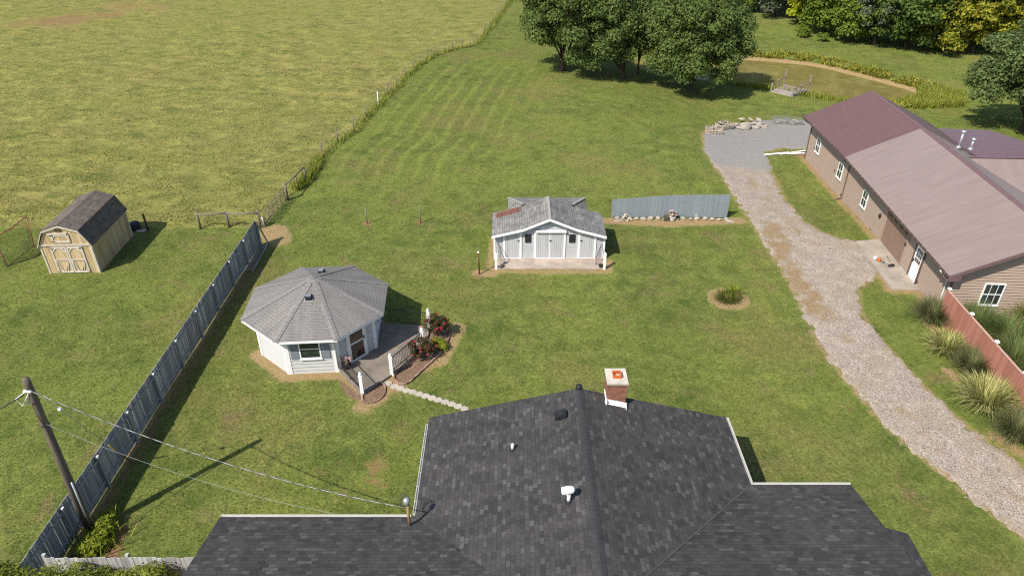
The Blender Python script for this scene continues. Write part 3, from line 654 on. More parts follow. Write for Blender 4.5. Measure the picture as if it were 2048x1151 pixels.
for k, dx in enumerate((.0, .07, -.06)):
    lp.tube([mp + (.02 + dx, .08, 1.16), mp + (-.12 + dx, .22 + .05 * k, 1.2), mp + (-.24 + dx, .22, 1.02), mp + (-.22, .07, .84), mp + (-.1, .03, .80)], .011, 6)
lp.build('drip_loop', M['cable'], mt, True); MB().lathe(mp, [(.12, 0), (.08, .05), (.05, .1)]).build('mast_boot', M['blackplastic'], mt, True)

# ------------------------------------------------------------------ octagonal cottage
ZO, RO, AO = 2.22, 3.56, 3.58
cot = thing('octagonal_cottage', 'white octagonal cottage with grey eight sided shingle roof and railed patio', 'cottage', (*OCT_C, 0))
ws = MB(); tr = MB()
for k in range(8):
    a, b = oc(k), oc(k + 1); L = np.linalg.norm(b - a)
    siding(ws, a, b, [(0, ZO - .04), (L, ZO - .04)], -.03, .20, .032)
    u = (oc(k) - OCT_C) / OCT_R
    for e, d in ((a - oc(k - 1), -1), (b - a, 1)):
        e = e / np.linalg.norm(e); n = np.array((e[1], -e[0]))
        tr.frame((*a, -.03), (*(e * d), 0), (*n, 0), (0, 0, 1), (-.012, .16), (.002, .044), (0, ZO - .02))
    tr.build('corner_trim', M['white'], cot); tr = MB()
ws.build('wall', M['siding'], cot)
ro = MB(); apex = (OCT_C[0], OCT_C[1], AO)
for k in range(8):
    a, b = oc(k, RO), oc(k + 1, RO); ro.add([(*a, ZO), (*b, ZO), apex], [(0, 1, 2)])
ro.build('roof', M['greyroof'], cot)
so_ = MB(); 
for k in range(8):
    a, b = oc(k, RO), oc(k + 1, RO); ai, bi = oc(k, OCT_R), oc(k + 1, OCT_R)
    so_.add([(*a, ZO - .003), (*b, ZO - .003), (*b, ZO - .14), (*a, ZO - .14), (*bi, ZO - .14), (*ai, ZO - .14)], [(0, 1, 2, 3), (3, 2, 4, 5)])
so_.build('fascia', M['white'], cot)
rg = MB()
for k in range(8):
    a = np.array((*oc(k, RO), ZO)); d = np.array(apex) - a; L = np.linalg.norm(d); d /= L; t = np.array((-d[1], d[0], 0)); t /= np.linalg.norm(t)
    up = np.cross(d, t); up *= np.sign(up[2])
    for sg in (-1, 1):
        e = t * sg - up * .13; rg.frame(a, d, e, up, (0, L), (0, .15), (.012, .026))
rg.build('ridge_cap', M['greyridge'], cot)
for px, py in ((618, 596), (643, 545)):
    p = GZ(px, py, 3.1); dd = np.hypot(*(p[:2] - OCT_C)); z = AO - (AO - ZO) * dd / (RO * .95)
    for _ in range(10): p = GZ(px, py, z); dd = np.hypot(*(p[:2] - OCT_C)); z = AO - (AO - ZO) * dd / (RO * .95)
    v = MB().bx(p[0] - .15, p[0] + .15, p[1] - .15, p[1] + .15, z - .1, z + .16).build('roof_vent', M['blackplastic'], cot, bevel=.02)
    MB().bx(p[0] - .11, p[0] + .11, p[1] - .11, p[1] + .11, z + .16, z + .18).build('vent_lid', M['shutter'], v)
    MB().frame((p[0], p[1], z), (1, 0, 0), (0, .86, .36), (0, -.36, .9), (-.2, .2), (-.2, .2), (.0, .02)).build('vent_flashing', M['galv'], v)
def oface(k):
    a, b = oc(k), oc(k + 1); u = (b - a) / np.linalg.norm(b - a); return (a + b) / 2, u, np.array((u[1], -u[0]))
c0, u0, n0 = oface(0); cc = c0 - u0 * .02
window(cot, (*(cc + n0 * .022), 1.42), u0, n0, .98, 1.10, 1, 2)
for sg in (-1, 1):
    s_ = MB(); o = np.array((*(cc + u0 * sg * .70 + n0 * .03), 1.42)); U, N = (*u0, 0), (*n0, 0)
    s_.frame(o, U, (0, 0, 1), N, (-.19, .19), (-.55, .55), (.0, .03))
    for j in range(12): s_.frame(o, U, (0, .0, 1), N, (-.15, .15), (-.5 + j * .085, -.45 + j * .085), (.03, .04))
    s_.build('shutter', M['shutter'], cot)
c1, u1, n1 = oface(1); dc = c1 + u1 * .0
d_ = MB(); o = np.array((*(dc + n1 * .03), .12)); U, V_, N = (*u1, 0), (0, 0, 1), (*n1, 0)
for du, dv in [((-.56, -.45), (0, 2.0)), ((.45, .56), (0, 2.0)), ((-.45, .45), (1.92, 2.0)), ((-.45, .45), (0, .10)), ((-.45, -.38), (.1, 1.92)), ((.38, .45), (.1, 1.92)), ((-.38, .38), (.98, 1.05))]: d_.frame(o, U, V_, N, du, dv, (-.01, .05))
dr = d_.build('door', M['white'], cot)
MB().frame(o, U, V_, N, (-.378, .378), (.101, 1.919), (-.005, .02)).build('pane', M['doorglass'], dr); MB().frame(o, U, V_, N, (.39, .43), (1.0, 1.18), (.05, .09)).build('handle', M['black'], dr)
for sg in (-1, 1): MB().frame(o + np.array((*(u1 * sg * .78), 1.72)), U, V_, N, (-.04, .04), (-.07, .07), (0, .09)).build('wall_lamp', M['black'], cot)
c2, u2, n2 = oface(2); window(cot, (*(c2 - u2 * .15 + n2 * .022), 1.42), u2, n2, .9, 1.1, 1, 2)
b1 = oc(1); dp = MB(); dp.tube([(*(b1 + n0 * .45 - u0 * .35), ZO - .1), (*(b1 + n0 * .40 - u0 * .3), ZO - .18), (*(b1 + n0 * .08 + u0 * .0), ZO - .5), (*(b1 + n0 * .07 + u0 * .0), .25)], .03, 8); dp.build('downspout', M['whitemetal'], cot, True)

# patio railings, posts
def post_mesh(mb, p, h=1.15, r=.075):
    mb.bx(p[0] - r, p[0] + r, p[1] - r, p[1] + r, p[2] - .1, p[2] + h * .82); mb.bx(p[0] - r * 1.15, p[0] + r * 1.15, p[1] - r * 1.15, p[1] + r * 1.15, p[2] + h * .82, p[2] + h * .86)
    mb.lathe((p[0], p[1], p[2]), [(r * .75, h * .86), (r * 1.0, h * .91), (r * .9, h * .95), (r * .35, h), (r * .1, h * 1.01)], 10)
def railing(label, p, q, posts, h=.86, sq=.11, sags=None):
    p, q = np.array(p, float), np.array(q, float); t = thing('porch_railing', label, 'railing', p, 'patio railings'); L = np.linalg.norm(q - p); d = (q - p) / L
    m = MB(); m.bar(p + (0, 0, h), q + (0, 0, h), .035, .025); m.bar(p + (0, 0, .14), q + (0, 0, .14), .03, .025)
    m.tube([p + d * L * .45 + (0, 0, -.1), p + d * L * .45 + (0, 0, .13)], .022, 6); m.build('rail', M['black'], t)
    b = MB(); n = int(L / sq)
    for k in range(1, n): b.bar(p + d * L * k / n + (0, 0, .15), p + d * L * k / n + (0, 0, h - .01), .014)
    b.build('balusters', M['black'], t)
    for ps in posts:
        mm = MB(); post_mesh(mm, ps); mm.build('post', M['white'], t)
PZ = .12
P1, P2, P3, P4 = GZ(725, 784, PZ), GZ(784, 746, PZ), GZ(846, 693, PZ), GZ(858, 654, PZ)
a1 = np.array((*(oc(1) + n1 * .12 + u1 * .05), PZ)); railing('black iron railing with one white post at the near left side of the patio', a1, P1 + (-.06, .06, 0), [P1])
railing('black iron railing between two white posts beside the rose bushes', P2 + (.05, .06, 0), P3 + (-.04, -.06, 0), [P2, P3])
a3 = GZ(775, 643, PZ); railing('black iron railing in shade at the far side of the patio', a3, P4 + (-.08, .02, 0), [P4])

# ------------------------------------------------------------------ grey shed with porch
YF, YB_ = 36.85, 39.6
PR = [(-1.19, 1.70), (.65, 2.16), (2.18, 2.82), (3.78, 2.16), (5.50, 1.68)]
shed = thing('garden_shed', 'long silver grey shed with three plank doors, white trim and mossy roof', 'shed', (2.2, 38, 0))
sw = MB(); wp = [(0, 1.72), (1.7, 2.12), (3.23, 2.75), (4.83, 2.12), (6.45, 1.70)]
siding(sw, (-1.03, YF), (5.42, YF), wp, -.05, .14, .032); siding(sw, (-1.03, YB_ - .2), (-1.03, YF), [(0, 1.70), (YB_ - .2 - YF, 1.70)], -.05, .14, .032)
siding(sw, (5.42, YF), (5.42, YB_ - .2), [(0, 1.68), (YB_ - .2 - YF, 1.68)], -.05, .14, .032); siding(sw, (5.42, YB_ - .2), (-1.03, YB_ - .2), wp, -.05, .14, .032)
siding(sw, (-.05, 41.5), (-.05, YB_ - .2), [(0, 1.66), (2.0, 1.66)], -.05, .14, .032); siding(sw, (4.5, YB_ - .2), (4.5, 41.5), [(0, 1.66), (2.0, 1.66)], -.05, .14, .032); siding(sw, (4.5, 41.5), (-.05, 41.5), [(0, 1.66), (4.55, 1.66)], -.05, .14, .032)
sw.build('wall', M['shedsiding'], shed)
sr = MB(); yf, yb = YF - .3, YB_
for (x0, z0), (x1, z1) in zip(PR, PR[1:]): sr.slab([(x0, yf, z0), (x1, yf, z1), (x1, yb, z1), (x0, yb, z0)], .05)
hx0, hx1, hy, hz = -.24, 4.68, 41.8, 1.72; hl, hr = (.68, 39.58, 2.30), (3.76, 39.58, 2.30)
sr.slab([(hx0, YB_ + .01, hz), (hx0, hy, hz), hl], .05); sr.slab([(hx0, hy, hz), (hx1, hy, hz), hr, hl], .05); sr.slab([(hx1, hy, hz), (hx1, YB_ + .01, hz), hr], .05)
sr.prism([(.68, YB_ - .06, 2.05), (3.76, YB_ - .06, 2.05), (3.6, YB_ - .06, 2.2), (2.18, YB_ - .06, 2.76), (.8, YB_ - .06, 2.2)], (0, .05, 0))
sr.build('roof', M['shedroof'], shed)
rr = MB(); rr.bar((PR[2][0], yf, PR[2][1] - .02), (PR[2][0], yb, PR[2][1] - .02), .16, .05)
for cx, hh in ((hx0, hl), (hx1, hr)): rr.bar((cx, hy, hz + .012), (hh[0], hh[1] + .05, hh[2] + .012), .2, .03)
rr.build('ridge_cap', M['shedridge'], shed)
rp = MB(); e0, e1 = np.array((PR[0][0], PR[0][1])), np.array((PR[1][0], PR[1][1])); f = lambda t: e0 + (e1 - e0) * t
a, b = f(.13), f(.93); rp.slab([(a[0], 38.75, a[1] + .022), (b[0], 38.95, b[1] + .022), (b[0], 39.58, b[1] + .022), (a[0], 39.45, a[1] + .022)], .018); rp.build('roof_patch', M['rustpatch'], shed)
st = MB()
for (x0, z0), (x1, z1) in zip(PR, PR[1:]): st.prism([(x0, yf - .012, z0 - .0), (x1, yf - .012, z1 - .0), (x1, yf - .012, z1 - .15), (x0, yf - .012, z0 - .15)], (0, -.025, 0))
for x in (-1.03, 5.42): st.bx(x - .06, x + .06, YF - .05, YF - .034, 0, 1.6)
st.build('trim', M['white'], shed)
def plank_door(x0, x1, zt, double=False, knob=1):
    fr = MB(); y = YF - .036
    for a in ((x0 - .13, x0, .1, zt + .1), (x1, x1 + .13, .1, zt + .1)): fr.bx(a[0], a[1], y - .035, y, a[2], a[3])
    fr.bx(x0, x1, y - .035, y, zt, zt + .1)
    if double: fr.bx(x0 - .02, x1 + .14, y - .16, y - .036, zt + .02, zt + .14)
    if double: fr.bx((x0 + x1) / 2 - .02, (x0 + x1) / 2 + .02, y - .034, y - .025, .13, zt)
    else: fr.bx(x0 - .1, x1 + .1, y - .12, y - .036, zt + .06, zt + .1)
    fr.bx(x0, x1, y - .032, y, .10, .135)
    d = MB(); n = int(round((x1 - x0) / .13))
    for k in range(n):
        a = x0 + (x1 - x0) * k / n; d.bx(a + .006, a + (x1 - x0) / n - .006, y - .022, y, .136, zt - .001)
    d.bx(x0, x1, y - .012, y - .001, .137, zt - .003)
    o = d.build('door', M['sheddoor'], shed); fr.build('door_frame', M['white'], o)
    hx = (x0 + x1) / 2 + .03 if double else (x1 - .06 if knob > 0 else x0 + .06)
    MB().bx(hx - .05, hx + .05, y - .06, y - .023, 1.25, 1.31).build('hasp', M['black'], o)
plank_door(1.42, 3.02, 1.84, True); plank_door(-.40, .44, 1.74); plank_door(4.00, 4.82, 1.74, knob=-1)
for x0, x1 in ((.78, 1.10), (3.36, 3.69)):
    g = MB(); y = YF - .036; g.bx(x0, x1, y - .012, y, 1.16, 1.68); o = g.build('grille', M['steel'], shed)
    g = MB()
    for k in range(4):
        for j in range(5): g.lathe((0, 0, 0), [(.001, 0), (.001, .001)], 3) if False else None
    for k in range(4):
        xx = x0 + (x1 - x0) * k / 3; g.bx(xx - .017, xx + .017, y - .03, y - .013, 1.16, 1.68)
    for k in range(6):
        zz = 1.16 + .52 * k / 5; g.bx(x0, x1, y - .034, y - .0305, zz - .015, zz + .015)
    for k in range(3):
        for j in range(5):
            cx = x0 + (x1 - x0) * (k + .5) / 3; cz = 1.16 + .52 * (j + .5) / 5; g.frame((cx, y - .03, cz), (.7, 0, .7), (-.7, 0, .7), (0, 1, 0), (-.025, .025), (-.025, .025), (0, .016))
    g.build('grille_bars', M['black'], o)
# porch corner posts with sloping handrails
for lab, X0, dx in (('white post with black sloping handrail at the left corner of the shed porch', -.92, 1), ('white post with black sloping handrail at the right corner of the shed porch', 5.36, -1)):
    t = thing('porch_post', lab, 'post', (X0, 35.68, 0), 'shed porch posts'); m = MB(); m.bx(X0 - .07, X0 + .07, 35.60, 35.74, -.05, .98); m.bx(X0 - .085, X0 + .085, 35.585, 35.755, .98, 1.02); m.prism([(X0 - .07, 35.6, 1.02), (X0 + .07, 35.6, 1.02), (X0, 35.67, 1.08)], (0, .14, 0))
    m.build('post', M['white'], t); h = MB(); h.tube([(X0 + dx * .1, YF - .06, 1.08), (X0 + dx * .1, YF - .1, 1.08), (X0 + dx * .42, 36.1, .62), (X0 + dx * .46, 36.02, .55), (X0 + dx * .46, 36.02, .1)], .018, 6)
    for k in range(6):
        s_ = k / 5; yy = YF - .15 - .65 * s_; zz = 1.05 - .42 * s_; xx = X0 + dx * (.12 + .28 * s_); h.bar((xx, yy, zz), (xx, yy, .12), .012)
    h.build('handrail', M['black'], t, True)

# ------------------------------------------------------------------ long brown building on the right
bld = thing('metal_roof_building', 'long tan sided building with mauve metal roof along the gravel drive', 'building', (27, 42, -.3))
E0, E1, E2 = np.array((21.80, 30.35)), np.array((22.88, 46.15)), np.array((23.06, 54.75))
Q0, Q1, Q2 = np.array((26.42, 30.05)), np.array((27.38, 45.75)), np.array((27.58, 54.0))
ze, zq = 2.75, 4.98
K0, K1, K2 = 2 * Q0 - E0, np.array((31.95, 45.35)), np.array((32.2, 53.6))
nr = MB(); P3_ = lambda p, z: (p[0], p[1], z)
nr.slab([P3_(E0, ze), P3_(Q0, zq), P3_(Q1, zq), P3_(E1, ze)], .07); nr.slab([P3_(Q0, zq), P3_(K0, ze), P3_(K1, ze), P3_(Q1, zq)], .07)
def ribs(mb, a0, a1, b0, b1, za, zb, n, h=.03, wd=.035):
    for k in range(n + 1):
        t = k / n; p = a0 + (a1 - a0) * t; q = b0 + (b1 - b0) * t; mb.bar((p[0], p[1], za + h / 2), (q[0], q[1], zb + h / 2), wd, h)
ribs(nr, E0, E1, Q0, Q1, ze, zq, 52, .006, .05)
WR = np.array((28.9, 42.62)); du = np.array((.998, -.05)); dn = np.array((.05, .998))
wr0, wr1 = WR, WR + du * 14; zw_ = 4.12
lo0 = wr0 + du * 2.75 - dn * 2.75; lo1 = wr1 - dn * 2.75; hi0 = wr0 + du * 2.75 + dn * 2.6; hi1 = wr1 + dn * 2.6
nr.slab([P3_(wr0, zw_), P3_(lo0, 2.80), P3_(lo1, 2.80), P3_(wr1, zw_)], .06)
nr.build('roof', M['mauve'], bld)
fr_ = MB(); fr_.slab([P3_(E1, ze + .003), P3_(Q1, zq + .003), P3_(Q2, zq + .003), P3_(E2, ze + .003)], .07); fr_.slab([P3_(Q1, zq + .003), P3_(K1, ze + .003), P3_(K2, ze + .003), P3_(Q2, zq + .003)], .07)
ribs(fr_, E1 + (0, .12), E2, Q1 + (0, .12), Q2, ze, zq, 30, .05, .06)
fr_.slab([P3_(wr0, zw_ + .003), P3_(wr1, zw_ + .003), P3_(hi1, 2.80), P3_(hi0, 2.80)], .06)
fr_.build('roof', M['plum'], bld)
rcp = MB(); 
for a, b in ((Q0, Q1), (Q1, Q2)):
    for sg, e in ((-1, 1), (1, 1)):
        d = np.array((*(b - a), 0)); L = np.linalg.norm(d); d /= L; s_ = np.array((d[1] * sg, -d[0] * sg, -.48)); rcp.frame(P3_(a, zq + .015), d, s_, (0, 0, 1), (0, L), (0, .17), (.012, .024))
rcp.bar(P3_(wr0 + du * .1, zw_ + .03), P3_(wr1, zw_ + .03), .2, .02)
rcp.build('ridge_cap', M['plum'], bld)
wl = MB(); bw = lambda p, q: np.linalg.norm(q - p)
siding(wl, BW1, BW0, [(0, ze - .02), (bw(BW0, BW1), ze - .02)], -.75, .165, .05); siding(wl, BW2, BW1, [(0, ze - .02), (bw(BW1, BW2), ze - .02)], -.9, .165, .05)
KR0 = BW0 + (K0 - E0) / np.linalg.norm(K0 - E0) * 8.2; Lg = bw(BW0, KR0)
siding(wl, BW0, KR0, [(0, ze + .2), (Lg / 2, zq - .06), (Lg, ze + .2)], -.75, .165, .05)
KR2 = np.array((31.6, 53.3)); L2 = bw(KR2, BW2); siding(wl, KR0, KR2, [(0, ze), (bw(KR0, KR2), ze)], -.9, .165, .05); siding(wl, KR2, BW2, [(0, ze + .2), (L2 / 2, zq - .06), (L2, ze + .2)], -.9, .165, .05)
wl.build('wall', M['tansiding'], bld)
wg = MB(); wg.prism([P3_(wr1 - du * .4 - dn * 2.4, -.9), P3_(wr1 - du * .4 + dn * 2.4, -.9), P3_(wr1 - du * .4 + dn * 2.4, 2.8), P3_(wr1 - du * .4, 3.95), P3_(wr1 - du * .4 - dn * 2.4, 2.8)], (-10, .5, 0)); wg.build('wing_wall', M['tansiding'], bld)
tb = MB(); tb.prism([P3_(E0, ze - .07), P3_(Q0, zq - .07), P3_(Q0, zq - .25), P3_(E0, ze - .25)], (.002, .03, 0)); tb.prism([P3_(Q0, zq - .07), P3_(K0, ze - .07), P3_(K0, ze - .25), P3_(Q0, zq - .25)], (.002, .03, 0))
tb.prism([P3_(E0, ze - .25), P3_(E0 + (.62, -.04), ze + .0), P3_(E0 + (.62, -.04), ze - .32), P3_(E0, ze - .32)], (.01, .5, 0))
tb.prism([P3_(E0 + (.01, .0), ze - .08), P3_(BW0 + (0, 0), ze - .08), P3_(BW1, ze - .08), P3_(E1 + (.01, 0), ze - .08)], (0, 0, -.03)); tb.prism([P3_(E1 + (.01, .0), ze - .08), P3_(BW1, ze - .08), P3_(BW2, ze - .08), P3_(E2 + (.01, 0), ze - .08)], (0, 0, -.03))
tb.prism([P3_(E2, ze - .07), P3_(Q2, zq - .07), P3_(Q2, zq - .25), P3_(E2, ze - .25)], (-.002, -.03, 0))
for c_ in (BW0, BW2): tb.bx(c_[0] - .03, c_[0] + .07, c_[1] - .06, c_[1] + .06, -.8, ze - .12)
tb.build('trim', M['plum'], bld)
uE = (E1 - E0) / bw(E0, E1); nE = np.array((-uE[1], uE[0])); gutter(bld, P3_(E0, ze), P3_(E1, ze), nE, 'brown'); gutter(bld, P3_(E1 + (0, .02), ze), P3_(E2, ze), nE, 'brown')
for a, b in ((E0, E1), (E1, E2)):
    k = .3; L = bw(a, b)
    while k < L: p = a + (b - a) * k / L + nE * .06; MB().bar(P3_(p - nE * .06, ze + .012), P3_(p + nE * .06, ze + .012), .035, .012).build('gutter_strap', M['steel'], bld); k += .55
def downspout(foot, eave, kick, mat='brown'):
    m = MB(); m.tube([P3_(eave, ze - .1), P3_(eave + (foot - eave) * .25, ze - .28), P3_(foot, ze - .52), P3_(foot, foot_z + .12), P3_(foot + kick, foot_z + .03)], .045, 8); m.build('downspout', M[mat], bld, True)
nW = np.array((-.998, .065))
for s_ in (.995, 0.0):
    pass
f1 = BW1 + nW * .07; foot_z = float(gz(*f1)); downspout(f1, E1 + nE * .06, np.array((-.45, -.1)))
f2 = BW2 + nW * .07 - (0, .15); foot_z = float(gz(*f2)); downspout(f2, E2 + nE * .06 - (0, .3), np.array((-.05, -.05)))
f0 = BW0 + nW * .07 + (0, .25); foot_z = 0; downspout(f0, E0 + nE * .06 + (0, .7), np.array((-.3, -.1)), 'whitemetal')
uW = (BW0 - BW1) / bw(BW0, BW1); nWl = np.array((uW[1], -uW[0])); uW2 = (BW1 - BW2) / bw(BW1, BW2); nW2 = np.array((uW2[1], -uW2[0]))
for (px, py), (a, b, u_, n_) in (((1638, 291), (BW1, BW2, uW2, nW2)), ((1682, 341), (BW1, BW2, uW2, nW2)), ((1731, 398), (BW0, BW1, uW, nWl))):
    c_ = WL(px, py, a, b); window(bld, c_ + np.array((*n_, 0)) * .045, u_, n_, .80, 1.12, 2, 2, .05)
c_ = WL(1982, 587, BW0, KR0); ug = (KR0 - BW0) / Lg; window(bld, c_ + np.array((ug[1], -ug[0], 0)) * .045, ug, (ug[1], -ug[0]), 1.02, 1.3, 3, 2)
# garage door, entry door
ga, gb = WL(1760, 489, BW0, BW1), WL(1800, 535, BW0, BW1); gc = (ga + gb) / 2; gw = np.linalg.norm((gb - ga)[:2]); U, N = (*uW, 0), (*nWl, 0); o = np.array((gc[0] + nWl[0] * .035, gc[1] + nWl[1] * .035, .1))
gd = MB(); gh = 2.28
for k in range(4): gd.frame(o, U, (0, 0, 1), N, (-gw / 2 + .01, gw / 2 - .01), (gh * k / 4 + .006, gh * (k + 1) / 4 - .006), (-.05, .022))
gd.frame(o, U, (0, 0, 1), N, (-gw / 2 + .01, gw / 2 - .01), (0, gh), (-.05, .014))
g_ = gd.build('garage_door', M['browndoor'], bld); tf = MB()
for du_, dv_ in (((-gw / 2 - .12, -gw / 2), (0, gh + .1)), ((gw / 2, gw / 2 + .1), (0, gh + .1)), ((-gw / 2, gw / 2), (gh, gh + .1))): tf.frame(o, U, (0, 0, 1), N, du_, dv_, (-.02, .10))
tf.build('door_frame', M['tansiding'], g_); gp = MB()
for k in range(4): x = -gw / 2 + gw * (k + .5) / 4; gp.frame(o, U, (0, 0, 1), N, (x - gw * .085, x + gw * .085), (gh * .80, gh * .93), (.0, .026))
gp.build('pane', M['glass'], g_)
da, db = WL(1811, 552, BW0, BW1), WL(1833, 579, BW0, BW1); dcn = (da + db) / 2; o = np.array((dcn[0] + nWl[0] * .035, dcn[1] + nWl[1] * .035, .12)); dw = .95
dd = MB(); dd.frame(o, U, (0, 0, 1), N, (-dw / 2, dw / 2), (0, 2.03), (-.03, .024)); dd.frame(o, U, (0, 0, 1), N, (-.3, -.06), (.2, .8), (.024, .03)); dd.frame(o, U, (0, 0, 1), N, (.06, .3), (.2, .8), (.024, .03)); d_o = dd.build('door', M['white'], bld)
gl = MB()
for i in range(3):
    for j in range(3): gl.frame(o, U, (0, 0, 1), N, (-.31 + i * .22, -.13 + i * .22), (1.05 + j * .29, 1.28 + j * .29), (.0, .028))
gl.build('pane', M['glass'], d_o); tf = MB()
for du_, dv_ in (((-dw / 2 - .09, -dw / 2), (0, 2.12)), ((dw / 2, dw / 2 + .09), (0, 2.12)), ((-dw / 2, dw / 2), (2.03, 2.12))): tf.frame(o, U, (0, 0, 1), N, du_, dv_, (-.02, .07))
tf.build('door_frame', M['brown'], d_o); MB().frame(o, U, (0, 0, 1), N, (-dw / 2 - .05, dw / 2 + .05), (-.10, -.001), (0, .22)).build('door_step', M['slab'], d_o); MB().frame(o, U, (0, 0, 1), N, (-.42, -.37), (.95, 1.12), (.024, .08)).build('handle', M['black'], d_o)
for px, py in ((1763, 431), (1815.6, 488.5)):
    c_ = WL(px, py, BW0, BW1); l = MB(); q = c_ + np.array(N) * .09; l.lathe(q - (0, 0, .16), [(.03, 0), (.08, .05), (.10, .2), (.11, .22), (.02, .30)], 8); l.bar(c_, q + (0, 0, .1), .03); l.build('wall_lamp', M['black'], bld)
for px, py, a, b in ((1630, 295.6, BW1, BW2), (1670, 341.6, BW1, BW2), (1682.8, 389, BW1, BW2), (1741, 460, BW0, BW1), (1836, 563, BW0, BW1)):
    c_ = WL(px, py, a, b); m = MB(); m.frame(c_, U, (0, 0, 1), N, (-.05, .05), (-.09, .09), (0, .07)); m.build('outlet_box', M['brown'], bld)
for px, py, hh in ((1917, 294.5, 1.0), (1941, 298, .62)):
    p = GZ(px, py, 4.25); p[2] = zq - .487 * (p[0] - 27.3) ; p = GZ(px, py, p[2]); v = MB().lathe(p, [(.07, -.05), (.07, hh)]).build('flue_pipe', M['galv'], bld, True)
    MB().lathe(p + (0, 0, hh), [(.08, -.02), (.15, .0), (.15, .1), (.06, .15)], 14).build('flue_cap', M['galv'], v, True); MB().lathe(p, [(.17, -.04), (.15, .05), (.08, .1)], 14).build('flue_boot', M['galv'], v, True)
# carport lean-to behind
cp = MB(); ca = [(31.7, 52.35, 2.62), (36.4, 52.3, 2.50), (40.8, 44.2, 2.30), (40.8, 43.5, 2.30), (31.6, 45.4, 2.62)]; cp.slab(ca, .06)
for k in range(1, 22):
    y = 52.2 - k * .33; x1 = 36.4 + max(0, (52.3 - y)) * .54; cp.bar((31.75, y, 2.64), (x1, y, 2.60 - (x1 - 31.7) * .027), .04, .03)
cp.build('carport_roof', M['purple'], bld)
cpp = MB()
for x, y in ((36.2, 52.0), (40.5, 44.4), (36.2, 45.2)): cpp.bx(x - .06, x + .06, y - .06, y + .06, -.8, 2.3)
cpp.build('carport_post', M['brown'], bld)

# ------------------------------------------------------------------ yellow wooden barn shed
BT = Matrix.Translation((-26.57, 35.16, 0)) @ Matrix.Rotation(R(2.2), 4, 'Z'); BWd, BD = 2.82, 4.48
barn = thing('wooden_barn', 'small yellow pine barn with gambrel roof and double doors on the left lawn', 'barn', (-26.57, 35.16, 0), None, R(2.2))
gam = [(0, 1.86), (.42, 2.70), (1.41, 3.04), (2.40, 2.70), (2.82, 1.86)]
def gx_(z): 
    return prof_range(gam, z) if z > 1.86 else (0, BWd)
def planks(mb, prof, y, out, x0=0, x1=BWd, z0=0.02, wd=.2, t=.018):
    x = x0
    while x < x1 - .01:
        xe = min(x + wd, x1); zt = [np.interp(q, [p[0] for p in prof], [p[1] for p in prof]) for q in (x + .006, xe - .006)]
        mb.prism([(x + .006, y, z0), (xe - .006, y, z0), (xe - .006, y, zt[1]), (x + .006, y, zt[0])], (0, out * t, 0)); x = xe
bwm = MB(BT); bwm.prism([(0.01, 0.01, .02), (BWd - .01, .01, .02)] + [(p[0] + (.01 if p[0] < 1.4 else -.01), .01, p[1] - .02) for p in gam[::-1]], (0, BD - .02, 0))
planks(bwm, gam, .009, -1); planks(bwm, gam, BD - .009, 1)
y = 0
while y < BD - .01:
    ye = min(y + .2, BD)
    for x, sg in ((.009, -1), (BWd - .009, 1)): bwm.prism([(x, y + .006, .02), (x, ye - .006, .02), (x, ye - .006, 1.86), (x, y + .006, 1.86)], (sg * .018, 0, 0))
    y = ye
bwm.build('wall', M['yellowwood'], barn)
br = MB(BT); RP = [(-.10, 1.80), (.40, 2.76), (1.41, 3.10), (2.42, 2.76), (2.92, 1.80)]
for (x0, z0), (x1, z1) in zip(RP, RP[1:]):
    d = np.array((x1 - x0, z1 - z0)); d /= np.linalg.norm(d); n = np.array((-d[1], d[0])) * .035
    br.prism([(x0, -.10, z0), (x1, -.10, z1), (x1 + n[0], -.10, z1 + n[1]), (x0 + n[0], -.10, z0 + n[1])], (0, BD + .2, 0))
br.build('roof', M['barnroof'], barn)
rcb = MB(BT); rcb.prism([(1.28, -.1, 3.085), (1.41, -.1, 3.145), (1.54, -.1, 3.085)], (0, BD + .2, 0)); rcb.build('ridge_cap', M['barnroof'], barn)
bt = MB(BT)
for (x0, z0), (x1, z1) in zip(RP, RP[1:]): bt.prism([(x0, -.105, z0 - .01), (x1, -.105, z1 - .01), (x1, -.105, z1 - .10), (x0, -.105, z0 - .10)], (0, -.02, 0))
bt.bx(-.04, BWd + .04, -.062, -.012, 1.80, 1.90)
for x in (-.03, BWd - .06): MB(BT).bx(x, x + .09, -.045, -.012, .02, 1.79).build('corner_board', M['barntrim'], barn); MB(BT).bx(x, x + .09, BD + .012, BD + .04, .02, 1.79).build('corner_board', M['barntrim'], barn)
for y in (0, BD - .08): MB(BT).bx(BWd + .012, BWd + .035, y, y + .08, .02, 1.8).build('corner_board', M['barntrim'], barn)
bt.build('trim', M['barntrim'], barn)
